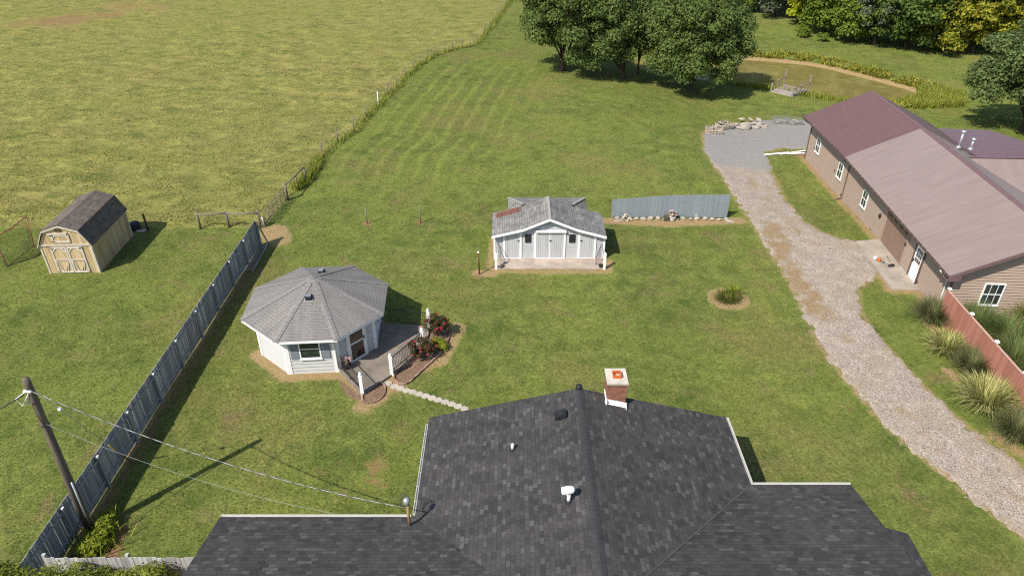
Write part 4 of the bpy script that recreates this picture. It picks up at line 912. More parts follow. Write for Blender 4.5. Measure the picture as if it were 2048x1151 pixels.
def barn_door(x0, x1, z0, z1, cross=True):
    t_ = MB(BT); y0, y1 = -.062, -.030; m = (z0 + z1) / 2 + .0
    for a in ((x0, x0 + .09, z0, z1), (x1 - .09, x1, z0, z1)): t_.bx(a[0], a[1], y0, y1, a[2], a[3])
    for zz in ((z0, z0 + .09), (z1 - .09, z1)) + (((m - .05, m + .05),) if cross else ()): t_.bx(x0 + .09, x1 - .09, y0, y1, *zz)
    B = lambda a, b: t_.bar((a[0], -.044, a[1]), (b[0], -.044, b[1]), .035, .05, (0, 0, 1))
    top = m + .05 if cross else z0 + .09
    for xx, sg in ((x0 + .09, 1), (x1 - .09, -1)): B((xx, z1 - .3), (xx + sg * .2, z1 - .09)) if cross else B((xx, z1 - .22), (xx + sg * .12, z1 - .09))
    if cross: B((x0 + .1, m - .05), (x0 + .32, z0 + .09)); B((x1 - .1, m - .05), (x1 - .32, z0 + .09)); B(((x0 + x1) / 2 - .02, z0 + .1), (x1 - .1, m - .06))
    dd = MB(BT); xx = x0 + .01
    while xx < x1 - .02: xe = min(xx + .16, x1 - .01); dd.bx(xx + .004, xe - .004, -.030, -.012, z0 + .01, z1 - .01); xx = xe
    o = dd.build('door', M['yellowwood'], barn); t_.build('door_trim', M['barntrim'], o)
    h = MB(BT)
    for zz in (z0 + .06, z1 - .06): h.bx(x0 - .03, x0 + .16, -.07, -.0625, zz - .02, zz + .02) if x0 < 1.3 else h.bx(x1 - .16, x1 + .03, -.07, -.0625, zz - .02, zz + .02)
    h.build('hinge', M['black'], o)
barn_door(.52, 1.40, .08, 1.74); barn_door(1.42, 2.30, .08, 1.74)
barn_door(.80, 1.80, 2.02, 2.52, False); MB(BT).bx(.68, 1.74, -.10, -.012, 2.54, 2.62).build('hatch_hood', M['barntrim'], barn)
MB(BT).bx(1.12, 1.50, -.05, -.012, 2.68, 2.84).build('gable_vent', M['brown'], barn)

# ------------------------------------------------------------------ fences
def plank_fence(t, mat, a, b, top, post_every, rails, post_top, side, postmat, boardw=.14, jitter=.02, capmat=None, lean=0.0, skew=0.0):
    a, b = np.array(a, float), np.array(b, float); L = np.linalg.norm(b - a); u = (b - a) / L; n = np.array((u[1], -u[0])) * side
    nb = max(1, int(round(L / post_every))); rnd = random.Random(3)
    for i in range(nb):
        s0, s1 = L * i / nb, L * (i + 1) / nb; m = MB(); s_ = s0
        while s_ < s1 - .03:
            e = min(s_ + boardw, s1); zt = top + rnd.uniform(-jitter, jitter); sk = skew + rnd.uniform(-.01, .01)
            p = a + u * (s_ + .006); q = a + u * (e - .006); off = rnd.uniform(0, .008)
            zb = float(gz(*p))
            m.prism([(*(p - n * off), zb + .04), (*(q - n * off), zb + .04), (*(q - n * off + u * sk), zb + zt), (*(p - n * off + u * sk), zb + zt)], (*(-n * .02), 0)); s_ = e
        m.build('board_panel', mat, t)
        r_ = MB()
        for z in rails:
            p, q = a + u * (s0 + .06) + n * .025, a + u * (s1 - .06) + n * .025; r_.bar((*p, z), (*q, z), .04, .09)
        r_.build('rail', mat, t)
    for i in range(nb + 1):
        p = a + u * (L * i / nb) + n * .055; m = MB(); m.bx(p[0] - .05, p[0] + .05, p[1] - .05, p[1] + .05, -.1, post_top); po = m.build('post', postmat, t)
        if capmat: MB().bx(p[0] - .052, p[0] + .052, p[1] - .052, p[1] + .052, post_top, post_top + .012).build('post_cap', capmat, po)
df = thing('plank_fence', 'long dark blue grey plank fence between the two left lawns', 'fence', (FX, 27, 0))
plank_fence(df, M['bluewood'], (FX, 14.3), (FX, 38.6), 1.70, 2.43, (.38, 1.42), 1.62, 1, M['bluewood'], capmat=M['white'], jitter=.012)
MB().bar((FX + .1, 38.45, 1.72), GZ(540, 491, 0) + (0, 0, -.05), .06).build('brace', M['railwood'], df)
gf = thing('board_fence', 'pale weathered grey board fence between the dark fence and the house', 'fence', (-12.5, 14.6, 0))
plank_fence(gf, M['greywood'], (-14.9, 14.62), (-9.6, 14.62), 1.78, 2.6, (.4, 1.4), 1.86, -1, M['greywood'], boardw=.15, jitter=.03, skew=.05)
pf = thing('screen_fence', 'slate blue board screen fence behind a row of stones', 'fence', (10.3, 42.4, 0))
m = MB(); x = 6.55
while x < 14.2:
    xe = min(x + .135, 14.22); tp = np.interp(x, [6.5, 10.3, 14.2], [1.33, 1.62, 1.70]); zb = float(gz(x, 42.35)); m.bx(x + .004, xe - .004, 42.35, 42.375, zb + .06, zb + tp + random.uniform(-.01, .01)); x = xe
m.build('board_panel', M['paneltin'], pf); m = MB()
for z in (.35, 1.1): m.bar((6.55, 42.40, z), (14.2, 42.40, z - .1), .04, .09)
m.build('rail', M['greywood'], pf)
for x in (6.7, 9.2, 11.7, 14.1): MB().bx(x - .05, x + .05, 42.42, 42.52, -.2, 1.25).build('post', M['greywood'], pf)
RA, RB = np.array((22.16, 30.5)), np.array((21.55, 17.0)); rf = thing('red_fence', 'salmon red board fence with white capped posts behind ornamental grasses', 'fence', (21.9, 24, 0))
L = np.linalg.norm(RB - RA); u = (RB - RA) / L; n = np.array((-u[1], u[0])) * -1
npo = 6; sp = L / npo
for i in range(npo):
    m = MB(); s_ = i * sp
    while s_ < (i + 1) * sp - .02:
        e = min(s_ + .15, (i + 1) * sp); p = RA + u * (s_ + .003); q = RA + u * (e - .003); m.prism([(*p, .03), (*q, .03), (*q, 1.74), (*p, 1.74)], (*(n * .022), 0)); s_ = e
    m.build('board_panel', M['redwood'], rf); p, q = RA + u * (i * sp + .06), RA + u * ((i + 1) * sp - .06); MB().bar((*p, 1.77), (*q, 1.77), .09, .05).build('top_rail', m_plain('pale_red_rail', (.50, .30, .24), .1, 7, .7, .2) if i == 0 else bpy.data.materials['pale_red_rail'], rf)
for i in range(npo + 1):
    p = RA + u * i * sp - n * .02; po = MB().bx(p[0] - .055, p[0] + .055, p[1] - .055, p[1] + .055, 0, 1.86).build('post', M['redwood'], rf); c_ = MB(); c_.bx(p[0] - .085, p[0] + .085, p[1] - .085, p[1] + .085, 1.86, 1.89); c_.prism([(p[0] - .07, p[1] - .07, 1.89), (p[0] + .07, p[1] - .07, 1.89), (p[0] + .07, p[1] + .07, 1.89), (p[0] - .07, p[1] + .07, 1.89)], (0, 0, .05)); c_.build('post_cap', M['white'], po)
# split rail, gate, wire fence
rl = thing('rail_fence', 'weathered wooden rail fence left of the farm gate', 'fence', G(455, 456))
pp = [G(401, 457), G(458, 455), G(521, 455)]
for p in pp: MB().tube([p - (0, 0, .1), p + (.01, 0, .6), p + (-.02, 0, 1.18)], [.085, .08, .075], 10).build('post', M['railwood'], rl, True)
for a, b in zip(pp, pp[1:]): MB().tube([a + (0, -.06, 1.05), (a + b) / 2 + (0, -.07, 1.02), b + (0, -.06, 1.08)], [.06, .055, .06], 8).build('rail', M['railwood'], rl, True)
gp0, gp1 = G(530, 455), G(573, 401); fg = thing('farm_gate', 'tubular steel farm gate at the end of the pasture fence', 'gate', gp0); dg = (gp1 - gp0); Lg2 = np.linalg.norm(dg); dg /= Lg2; m = MB()
for z in (.12, .3, .48, .66, .86, 1.08): m.tube([gp0 + dg * .12 + (0, 0, z), gp1 - dg * .12 + (0, 0, z)], .022, 6)
for k in range(6): q = gp0 + dg * (.12 + (Lg2 - .24) * k / 5); m.tube([q + (0, 0, .12), q + (0, 0, 1.08)], .02, 6)
m.build('gate_frame', M['railwood'], fg, True); MB().tube([gp0 - (0, 0, .1), gp0 + (-.05, 0, .75)], .06, 8).build('latch_post', M['steel'], fg, True)
wf = thing('wire_fence', 'farm fence of wooden posts and wire along the pasture edge', 'fence', WIRE[2])
MB().tube([gp1 + (.05, .1, -.1), gp1 + (.05, .1, 1.25)], [.11, .095], 10).build('corner_post', M['railwood'], wf, True)
cpz = gp1 + (.05, .1, 1.12); MB().tube([cpz, WIRE[0] + (0, 0, 1.05), WIRE[1] + (0, 0, 1.1)], .05, 8).build('rail', M['railwood'], wf, True)
for i, p in enumerate(WIRE):
    h = 1.2 if i < 2 else random.uniform(1.1, 1.4); r_ = .07 if i < 2 else .05; lean = np.array((random.uniform(-.04, .04), random.uniform(-.04, .04), 0))
    MB().tube([p - (0, 0, .1), p + lean + (0, 0, h)], [r_, r_ * .85], 7).build('post', M['white'] if i == 6 else M['railwood'], wf, True)
m = MB()
for z in (.35, .7, 1.05): m.tube([p + (0, 0, z) for p in WIRE[1:]], .008, 4)
m.build('wire', M['steel'], wf, True)
p = G(297, 460); solo(MB().tube([p - (0, 0, .1), p + (-.06, 0, 1.15)], [.07, .06], 8), 'wooden_post', M['bark'], 'short dark leaning post behind the yellow barn', 'post', p, smooth=True)
for (px, py), h, lab in (((735, 448), 1.2, 'thin wooden stake in bare soil, the left of the lawn pair'), ((841, 446), 1.2, 'thin wooden stake in bare soil nearer the grey shed')):
    p = G(px, py); solo(MB().tube([p - (0, 0, .1), p + (-.03 if px < 800 else 0, 0, h)], .035, 8), 'wooden_stake', M['railwood'], lab, 'stake', p, 'lawn stakes', smooth=True)
p = G(959, 548); t = thing('rusty_post', 'rusty iron pipe post with white knob left of the grey shed', 'post', p); MB().tube([p - (0, 0, .1), p + (-.03, .02, 1.38)], .04, 10).build('pipe', M['rust'], t, True)
MB().lathe(p + (-.03, .02, 1.38), [(.05, -.01), (.065, .04), (.05, .09), (.01, .1)], 10).build('knob', M['white'], t, True); MB().tube([p + (-.03, .02, 1.45), p + (-.02, .02, 1.75)], .008, 5).build('rod', M['steel'], t); MB().bar(p + (-.03, .0, 1.02), p + (-.16, -.02, .98), .03).build('hook', M['galv'], t)
# ladder lying by the fence
a, b, c_, d_ = G(489, 546), G(505, 546), G(537, 488), G(523, 488); ld = thing('ladder', 'aluminium ladder lying flat on the grass beside the dark fence', 'ladder', (a + c_) / 2); m = MB(); up = np.array((0, 0, .06))
m.bar(a + up, d_ + up, .03, .07); m.bar(b + up, c_ + up, .03, .07); m.build('side_rails', M['galv'], ld)
for k in range(1, 13): t_ = k / 13; MB().tube([a + (d_ - a) * t_ + up, b + (c_ - b) * t_ + up], .022, 6).build('rung', M['galv'], ld)

# ------------------------------------------------------------------ utility pole and lines
pb = np.array((-15.20, 17.07, 0)); pt = np.array((-14.98, 17.07, 7.05)); pole = thing('utility_pole', 'tall dark wooden utility pole beside the dark plank fence', 'utility pole', pb)
MB().tube([pb - (0, 0, .3), pb + (pt - pb) * .5, pt - (0, 0, .25), pt], [.155, .135, .115, .10], 14).build('pole', M['polewood'], pole, True)
at = lambda z: pb + (pt - pb) * (z / 7.05)
MB().tube([at(0.0) + (.15, -.08, 0), at(2.6) + (.14, -.08, 0)], .03, 8).build('conduit', M['galv'], pole, True)
m = MB(); m.tube([at(6.62) + (-.14, -.08, 0), at(6.62) + (.12, -.12, 0)], .05, 8); m.tube([at(6.6) + (-.1, -.1, .0), at(6.5) + (-.45, -.16, -.15), at(6.4) + (-.3, -.18, -.3), at(6.5) + (-.1, -.14, -.15)], .015, 6); m.tube([at(6.55) + (.0, -.12, 0), at(6.3) + (-.22, -.2, -.1), at(6.2) + (.0, -.14, -.05)], .015, 6); m.build('insulator', M['white'], pole, True)
m = MB()
for z in (5.2, 6.2): m.tube([at(z) + (-.16 * math.cos(q), -.16 * math.sin(q), 0) for q in np.linspace(-.5, 3.6, 9)], .012, 5)
m.build('clamp', M['cable'], pole, True)
def catenary(a, b, sag, n=28): return [a + (b - a) * t - np.array((0, 0, 4 * sag * t * (1 - t))) for t in np.linspace(0, 1, n)]
def cable(label, a, b, sag, r, mat, twist=None, group='overhead lines'):
    pts = catenary(np.array(a, float), np.array(b, float), sag); t = thing('overhead_cable', label, 'cable', a, group); MB().tube(pts, r, 6).build('strand', M[mat], t, True)
    if twist:
        fine = catenary(np.array(a, float), np.array(b, float), sag, 260); L = np.linalg.norm(np.array(b) - a)
        for ph in (0, math.pi): MB().tube([p + np.array((0, math.cos(i * .31 + ph + .8 * math.sin(i * .07)), math.sin(i * .31 + ph + .8 * math.sin(i * .07)))) * r * 1.25 for i, p in enumerate(fine)], r * (.62 if ph else .45), 5).build('strand', M[twist], t, True)
cable('bright twisted service cable from the pole to the house mast', at(6.62) + (.12, -.1, 0), mp + (-.06, .02, .84), .55, .0125, 'alu', 'cable')
cable('thin grey telephone wire from the pole down to the house eave', at(5.25) + (.12, -.08, 0), (-5.6, 15.58, 2.66), .45, .0045, 'steel')
cable('dark cable leaving the pole towards the left edge', at(6.5) + (-.15, -.12, 0), (-21.5, 8.6, 6.2), .25, .018, 'cable')
gy = thing('guy_wire', 'steel guy wire with white insulator and yellow guard anchored by the fence', 'guy wire', (-15.32, 20.5, 0)); ga_, gb_ = at(6.5) + (0, .12, 0), np.array((-15.3, 20.5, 0)); MB().tube([ga_, gb_], .010, 6).build('wire', M['steel'], gy, True)
q = ga_ + (gb_ - ga_) * .22; MB().tube([q, q + (gb_ - ga_) * .02], .06, 10).build('insulator', M['white'], gy, True); q = ga_ + (gb_ - ga_) * .72; MB().tube([q, gb_], .03, 8).build('guard', m_plain('yellow_guard', (.30, .24, .06), .2, 6, .6, .3), gy, True)

# ------------------------------------------------------------------ leaves, crowns, blades
def rand_unit(n):
    v = rng.normal(size=(n, 3)); return v / np.linalg.norm(v, axis=1)[:, None]
def leaf_quads(P, N, size, asp=.62, bend=0.0):
    n = len(P); a = rand_unit(n); T = np.cross(N, a); T /= np.linalg.norm(T, axis=1)[:, None] + 1e-9; B = np.cross(N, T)
    s = (size * rng.uniform(.6, 1.35, n))[:, None]
    return np.stack([P - T * s * .5, P + B * s * asp * .5 + T * s * .08, P + T * s * .5, P - B * s * asp * .5 + T * s * .08], 1)
def lobes_crown(c, rad, nl, lr, flat=.85, lower=.75, skirt=0):
    """lobe centres spread over an ellipsoid"""
    out = []
    for i in range(nl):
        z = 1 - (1 + lower) * (i + .5) / nl; a = i * 2.39996 + rng.uniform(-.3, .3); rr = math.sqrt(max(0, 1 - min(1, abs(z) ** (3.6 if z < 0 and lower > .8 else 2.0))))
        k = rng.uniform(.62, 1.02); out.append((np.array(c) + np.array(rad) * np.array((math.cos(a) * rr, math.sin(a) * rr, z)) * k, lr * rng.uniform(.5, 1.35)))
    return out
def crown_mesh(name, lobes, per_area, size, mat, parent, up=.35, jit=.55, squash=.8, core=None, asp=.62):
    Ps, Ns = [], []
    for c, r in lobes:
        n = max(20, int(4 * math.pi * r * r * per_area)); d = rand_unit(n); d[:, 2] = np.where(d[:, 2] < -.5, -d[:, 2], d[:, 2])
        rad = r * (1 - .45 * rng.random(n) ** 2) * (1 + .12 * rng.normal(size=n)); P = c + d * rad[:, None] * np.array((1, 1, squash))
        N = d + np.array((0, 0, up)) + jit * rng.normal(size=(n, 3)) * .8; N /= np.linalg.norm(N, axis=1)[:, None]; Ps.append(P); Ns.append(N)
    if core is not None:
        c, r3, n = core; d = rand_unit(n); P = c + d * (rng.random(n) ** .4)[:, None] * np.array(r3); Ps.append(P); Ns.append(rand_unit(n))
    return np_mesh(name, leaf_quads(np.concatenate(Ps), np.concatenate(Ns), size, asp), 4, mat, parent)
def trunk(parent, base, h, r, crown_c, crown_r, n=7):
    base = np.array(base, float); m = MB(); top = np.array((crown_c[0], crown_c[1], crown_c[2] + crown_r[2] * .5))
    m.tube([base - (0, 0, .3), base + (0, 0, .15), base + (0, 0, h), (base + top) / 2 + (0, 0, .5), top], [r * 1.45, r * 1.1, r * .85, r * .55, r * .15], 10)
    for k in range(n):
        a = k * 2.4 + rng.uniform(-.3, .3); s = base + (0, 0, h * rng.uniform(.9, 1.5)); e = np.array(crown_c) + np.array((math.cos(a) * crown_r[0] * .75, math.sin(a) * crown_r[1] * .75, crown_r[2] * rng.uniform(-.3, .4)))
        mid = s * .5 + e * .5 + (0, 0, .5); m.tube([s, mid, e], [r * .45, r * .28, r * .07], 7)
    return m.build('trunk', M['bark'], parent, True)
def tree(name, label, base, cr, ch, clear, mat, nl=34, lr=1.25, per=26, size=.24, group=None, r=.22, cat='tree', squash=.8, lower=.75, off=(0, 0), core=2500, jit=.55):
    base = np.array(base, float); t = thing(name, label, cat, base, group); rz = (ch - clear) / 2; c = np.array((base[0] + off[0], base[1] + off[1], base[2] + clear + rz))
    trunk(t, base, max(clear, .6), r, c, (cr, cr, rz)); lob = lobes_crown(c, (cr - lr * .6, cr - lr * .6, rz - lr * .5), nl, lr, lower=lower)
    crown_mesh('crown', lob, per, size, mat, t, squash=squash, core=(c, (cr * .7, cr * .7, rz * .75), core), jit=jit)
    return t
LT = 'trees above the lawn'
tree('shade_tree', 'round crowned green tree, left of the three above the lawn', G(1125, 141), 5.6, 12.0, .9, M['leafdark'], 95, 1.05, 36, .25, LT, off=(.5, .3), lower=.92)
tree('shade_tree', 'green tree standing between the two larger lawn trees', G(1246, 158), 3.9, 10.4, .6, M['leafdark'], 66, .95, 36, .25, LT, off=(-2.3, -.2), lower=.92)
t3 = G(1380, 183); tree('shade_tree', 'broadest green tree in front of the pond', t3, 5.9, 11.4, .8, M['leafdark'], 125, 1.1, 36, .25, LT, off=(-.05, 0), lower=.92)
b2 = G(1262, 150); tree('slender_tree', 'narrow upright green tree squeezed between two shade trees', b2 + (.9, 1.0, 0), 1.6, 10.2, 1.0, M['leafdark'], 18, .8, 30, .26, None, r=.12)
tree('shade_tree', 'grey green tree beyond the brown building at the right edge', G(2043, 262), 6.2, 10.4, 1.0, M['leafgrey'], 100, 1.05, 36, .25, LT, off=(.6, 0), lower=.9)
WOODS = [((1300, -20), 5.0, 11, 'leafwood', 'dark green tree at the wood edge seen above the lawn trees', 1.3), ((1436, 4), 5.4, 13, 'leafwood', 'dark green tree at the left end of the wood edge', 1.3), ((1492, 22), 4.6, 11, 'leaflight', 'light green tree near the left end of the wood', 1.2), ((1550, 32), 6.0, 14, 'leafcedar', 'dull grey green tree shading the grass at the wood edge', 1.4),
    ((1604, 50), 3.1, 9.5, 'leaflime', 'small lime yellow tree at the wood edge', .8), ((1650, 66), 5.6, 13, 'leaflight', 'bushy mid green tree behind the low wood edge shrubs', 1.35), ((1703, 84), 3.9, 9, 'leaflight', 'rounded green tree left of the grey cedar', 1.1), ((1748, 90), 4.4, 13, 'leafcedar', 'grey green cedar in the wood edge', 1.0),
    ((1812, 98), 6.2, 14, 'leafwood', 'big dark green tree right of the grey cedar', 1.5), ((1890, 104), 4.8, 9.5, 'leafyellow', 'yellow leaved tree beside the big dark tree', 1.0), ((1945, 106), 5.2, 13.5, 'leafyellow', 'taller yellow tree left of the last woodland trees', 1.05), ((2012, 104), 5.4, 12.5, 'leafyellow', 'yellow tree nearest the right edge of the wood', 1.15), ((2080, 100), 6, 14, 'leaflight', 'green tree at the right end of the wood edge', 1.3), ((2150, 100), 6, 14, 'leafwood', 'dark tree past the right end of the wood edge', 1.4)]
for (px, py), cr, h, mt_, lab, lr in WOODS:
    p = G(px, py) + (0, cr * .05, 0); tree('woodland_tree', lab, p, cr, h, .0, M[mt_], int(26 + cr * 9), lr, 13, .38, 'woodland edge trees', r=.2, squash=.7, core=2500, lower=.97)
# rest of the wood: one mass
lob = []
for i in range(70):
    x = rng.uniform(14, 95); y = 124 + rng.uniform(0, 22) - max(0, (x - 30)) * .75 + (4 if x > 60 else 0); y = max(y, 103 if x < 75 else 98); lob += lobes_crown((x, y, 6), (3.2, 3.2, 5), 9, 1.9)
kind(crown_mesh('woodland', lob, 3.2, .75, M['leafwood'], None, squash=.8), 'stuff')['label'] = 'dense dark wood behind the edge trees'
for (px, py), r_, lab in (((1605, 74), 1.0, 'low green shrub at the foot of the wood'), ((1645, 83), .8, 'small green shrub right of the shadowed grass'), ((1700, 80), 1.1, 'round green bush below the cedar'), ((1490, 24), 1.2, 'low shrub at the left end of the wood')):
    p = G(px, py); t = thing('shrub', lab, 'shrub', p, 'shrubs at the wood edge'); MB().tube([p - (0, 0, .1), p + (0, 0, r_)], .05, 6).build('stem', M['bark'], t); crown_mesh('foliage', lobes_crown(p + (0, 0, r_ * .8), (r_ * .8, r_ * .8, r_ * .6), 9, r_ * .5), 40, .25, M['leaflight'], t)

def blades(P, H, W, lean, mat, name, parent=None, droop=.5, azim=None, segs=3):
    """curved tapering blades: P (n,3) feet, H lengths, lean outward amount; returns one mesh"""
    n = len(P); az = rng.uniform(0, 2 * np.pi, n) if azim is None else azim; d = np.stack([np.cos(az), np.sin(az), np.zeros(n)], 1); sd = np.stack([-np.sin(az), np.cos(az), np.zeros(n)], 1)
    ts = np.linspace(0, 1, segs + 1); pts = []
    for t in ts:
        out = H * lean * t ** 1.3; up = H * (t * np.sqrt(np.maximum(.05, 1 - (lean * .6) ** 2)) - droop * lean * t ** 3)
        pts.append(P + d * out[:, None] + np.array((0, 0, 1)) * up[:, None])
    V = []; F = []
    ww = [1, .9, .6, .08] if segs == 3 else [1, .7, .06]
    for k, t in enumerate(ts): V += [pts[k] - sd * (W * ww[k] / 2)[:, None], pts[k] + sd * (W * ww[k] / 2)[:, None]]
    V = np.stack(V, 1); m = V.shape[1]; V = V.reshape(-1, 3)
    if parent is not None: V = V - np.array(rootmat(parent).translation)
    base = np.arange(n)[:, None] * m; Q = np.concatenate([base + np.array([2 * k, 2 * k + 1, 2 * k + 3, 2 * k + 2]) for k in range(segs)], 0)
    me = bpy.data.meshes.new(name); me.vertices.add(len(V)); me.vertices.foreach_set('co', V.astype(np.float32).ravel()); me.loops.add(Q.size); me.loops.foreach_set('vertex_index', Q.astype(np.int32).ravel())
    me.polygons.add(len(Q)); me.polygons.foreach_set('loop_start', np.arange(0, Q.size, 4, dtype=np.int32)); me.update(calc_edges=True); me.validate()
    return link(name, me, mat, parent)
def clump(name, label, p, r, h, mat, n, group, wd=.03, cat='ornamental grass', droop=.55, lean=(.15, .95)):
    p = np.array(p, float); t = thing(name, label, cat, p, group); rr = r * .38 * np.sqrt(rng.random(n)); a = rng.uniform(0, 2 * np.pi, n)
    P = np.stack([p[0] + rr * np.cos(a), p[1] + rr * np.sin(a), np.full(n, p[2] - .02)], 1); az = a + rng.normal(0, .5, n); le = rng.uniform(*lean, n); H = h * rng.uniform(.75, 1.25, n)
    blades(P, H, wd * rng.uniform(.6, 1.3, n), le, mat, 'blades', t, droop, az); return t
gr = 'ornamental grass clumps by the red fence'
for px, py, r_, h, mt_, n, lab in ((1862, 640, 1.0, 1.35, 'clumpgreen', 1500, 'rounded dark grass clump nearest the building corner'), (1890, 703, 1.0, 1.15, 'clumppale', 900, 'pale striped grass clump between two dark clumps, farther from camera'), (1941, 740, 1.0, 1.2, 'clumpgreen', 1400, 'dark grass clump between the two pale striped clumps'),
        (1968, 812, 1.25, 1.45, 'clumppale', 1300, 'largest pale striped grass clump against the red fence'), (2032, 872, 1.1, 1.3, 'clumpgreen', 1500, 'dark grass clump at the right edge of the picture')):
    clump('grass_clump', lab, G(px, py), r_, h, M[mt_], n, gr, .034 if mt_ == 'clumppale' else .02)
gr2 = 'tall grasses behind the red fence'
for x, y, h, mt_, lab in ((23.6, 29.6, 1.5, 'clumpmoss', 'green grass clump behind the fence below the gable window'), (24.4, 28.2, 1.7, 'clumpmoss', 'tall green grass clump just behind the red fence'), (23.7, 26.6, 1.6, 'clumpmoss', 'dense green grass clump behind the middle fence post'), (23.9, 24.8, 1.6, 'clumpmoss', 'green grass clump behind the lower fence panels'), (26.4, 29.3, 1.4, 'lily', 'olive grass clump under the right side of the gable window'),
        (26.6, 30.0, 1.7, 'clumppale', 'pale feathery grass against the gable wall'), (26.2, 27.4, 1.4, 'lily', 'olive grass mound right of the green clumps'), (28.6, 28.8, 1.4, 'lily', 'olive grass mound farthest right behind the fence'), (26.0, 25.3, 1.5, 'clumpmoss', 'green grass clump at the lower right behind the fence'), (23.6, 22.8, 1.5, 'clumpmoss', 'green grass clump behind the nearest fence post')):
    clump('grass_clump', lab, (x, y, 0), 1.25, h, M[mt_], 1500 if mt_ != 'clumppale' else 500, gr2, .022)
t = clump('daylily_clump', 'round daylily clump in a bare ring on the lawn', G(1455, 598), 1.35, .5, M['lily'], 520, None, .035, 'plant', .7, (.2, 1.0))
p = G(1466, 590); clump('daylily_clump', 'brighter lime leaves at the back of the lawn clump', p, .6, .7, M['lime'], 130, None, .035, 'plant')
p = G(192, 1090); t = thing('leafy_plant', 'lime green leafy plant at the foot of the utility pole', 'plant', p); crown_mesh('foliage', [(p + np.array((dx * .8, dy * .85, .3)), .36) for dx, dy in ((0, 0), (.12, .6), (-.1, -.45), (.1, 1.0), (.3, .3), (.2, -.2))], 130, .16, M['lime'], t, up=.8, asp=.4); blades(p + rng.normal(0, .35, (200, 3)) * (1, 1.3, 0), .7 * rng.uniform(.6, 1.2, 200), np.full(200, .05), rng.uniform(.2, .8, 200), M['lime'], 'blades', t)
for (x, y, z), r_, lab in (((-15.3, 13.7, 1.75), 1.2, 'big yellow green evergreen bush in the bottom left corner'), ((-12.3, 13.9, 1.3), .95, 'evergreen bush in front of the pale board fence'),):
    t = thing('evergreen_bush', lab, 'bush', (x, y, 0), 'evergreen bushes by the board fence'); MB().tube([(x, y, -.1), (x, y, .8)], .06, 6).build('stem', M['bark'], t)
    lb = [(np.array((x + rng.uniform(-1.5, 1.5) * r_, y + rng.uniform(-.55, .3), z + rng.uniform(-.5, .45))), rng.uniform(.35, .55)) for _ in range(30)]; crown_mesh('foliage', lb, 150, .13, M['arbor'], t, up=1.3, jit=.6, asp=.35)
# flowers: roses, pot
def flowers(P, size, mat, parent, name='flowers'):
    q = []
    for p in P:
        n = 7; d = rand_unit(n); d[:, 2] = np.abs(d[:, 2]); q.append(leaf_quads(p + d * size * .3, d, size, .8))
    return np_mesh(name, np.concatenate(q), 4, mat, parent)
for (px, py), r_, h, lab in (((844, 715), .62, 1.0, 'red flowering rose bush nearest the camera beside the patio'), ((876, 672), .58, 1.15, 'red flowering rose bush at the far end of the bed')):
    p = G(px, py); t = thing('rose_bush', lab, 'rose bush', p, 'rose bushes'); m = MB()
    for k in range(6): a = k * 1.05; m.tube([p, p + (math.cos(a) * r_ * .4, math.sin(a) * r_ * .4, h * .8)], .012, 5)
    m.build('stem', M['bark'], t); lb = lobes_crown(p + (0, 0, h * .6), (r_ * .9, r_ * .8, h * .42), 18, r_ * .36); crown_mesh('foliage', lb, 260, .085, M['rose'], t, jit=.8)
    d = rand_unit(20); d[:, 2] = np.abs(d[:, 2]) * .9; flowers(p + (0, 0, h * .6) + d * np.array((r_ * 1.15, r_ * 1.05, h * .55)), .085, M['redfl'], t)
p = G(877, 697); t = thing('low_shrub', 'low lime green shrub between the two rose bushes', 'shrub', p); MB().tube([p, p + (0, 0, .3)], .02, 5).build('stem', M['bark'], t); crown_mesh('foliage', lobes_crown(p + (0, 0, .22), (.38, .36, .2), 9, .2), 260, .085, M['lime'], t, up=.8)
def pot(label, p, r_, h, petals, leaf='lime', fl=18, group=None, potmat='black', spread=1.0, name='flower_pot'):
    p = np.array(p, float); t = thing(name, label, 'flower pot', p, group); MB().lathe(p, [(r_ * .65, 0), (r_ * .8, h * .4), (r_ * .95, h * .85), (r_ * 1.05, h * .86), (r_ * 1.05, h), (r_ * .9, h), (r_ * .85, h * .9)], 16).build('pot', M[potmat], t, True)
    crown_mesh('foliage', [(p + (0, 0, h * 1.15), r_ * .85 * spread), (p + (r_ * .5, 0, h * 1.1), r_ * .6 * spread), (p + (-r_ * .4, .1, h * 1.2), r_ * .6 * spread)], 260, .07, M[leaf], t); d = rand_unit(fl); d[:, 2] = np.abs(d[:, 2]); flowers(p + (0, 0, h * 1.3) + d * r_ * np.array((1.1, 1.0, 1.1)) * spread, .11, M[petals], t)
pot('black pot of pink flowers beside the cottage door', GZ(695, 736, .12), .2, .3, 'pink', 'leafwood', 24)
pot('small pot at the left end of the shed porch', GZ(1002, 535, .10), .12, .14, 'pink', 'leafgrey', 5, 'small pots on the shed porch', 'shutter', .8); pot('small dark pot at the right end of the shed porch', GZ(1202, 533.5, .10), .16, .16, 'pink', 'leafgrey', 3, 'small pots on the shed porch', 'black', .6)

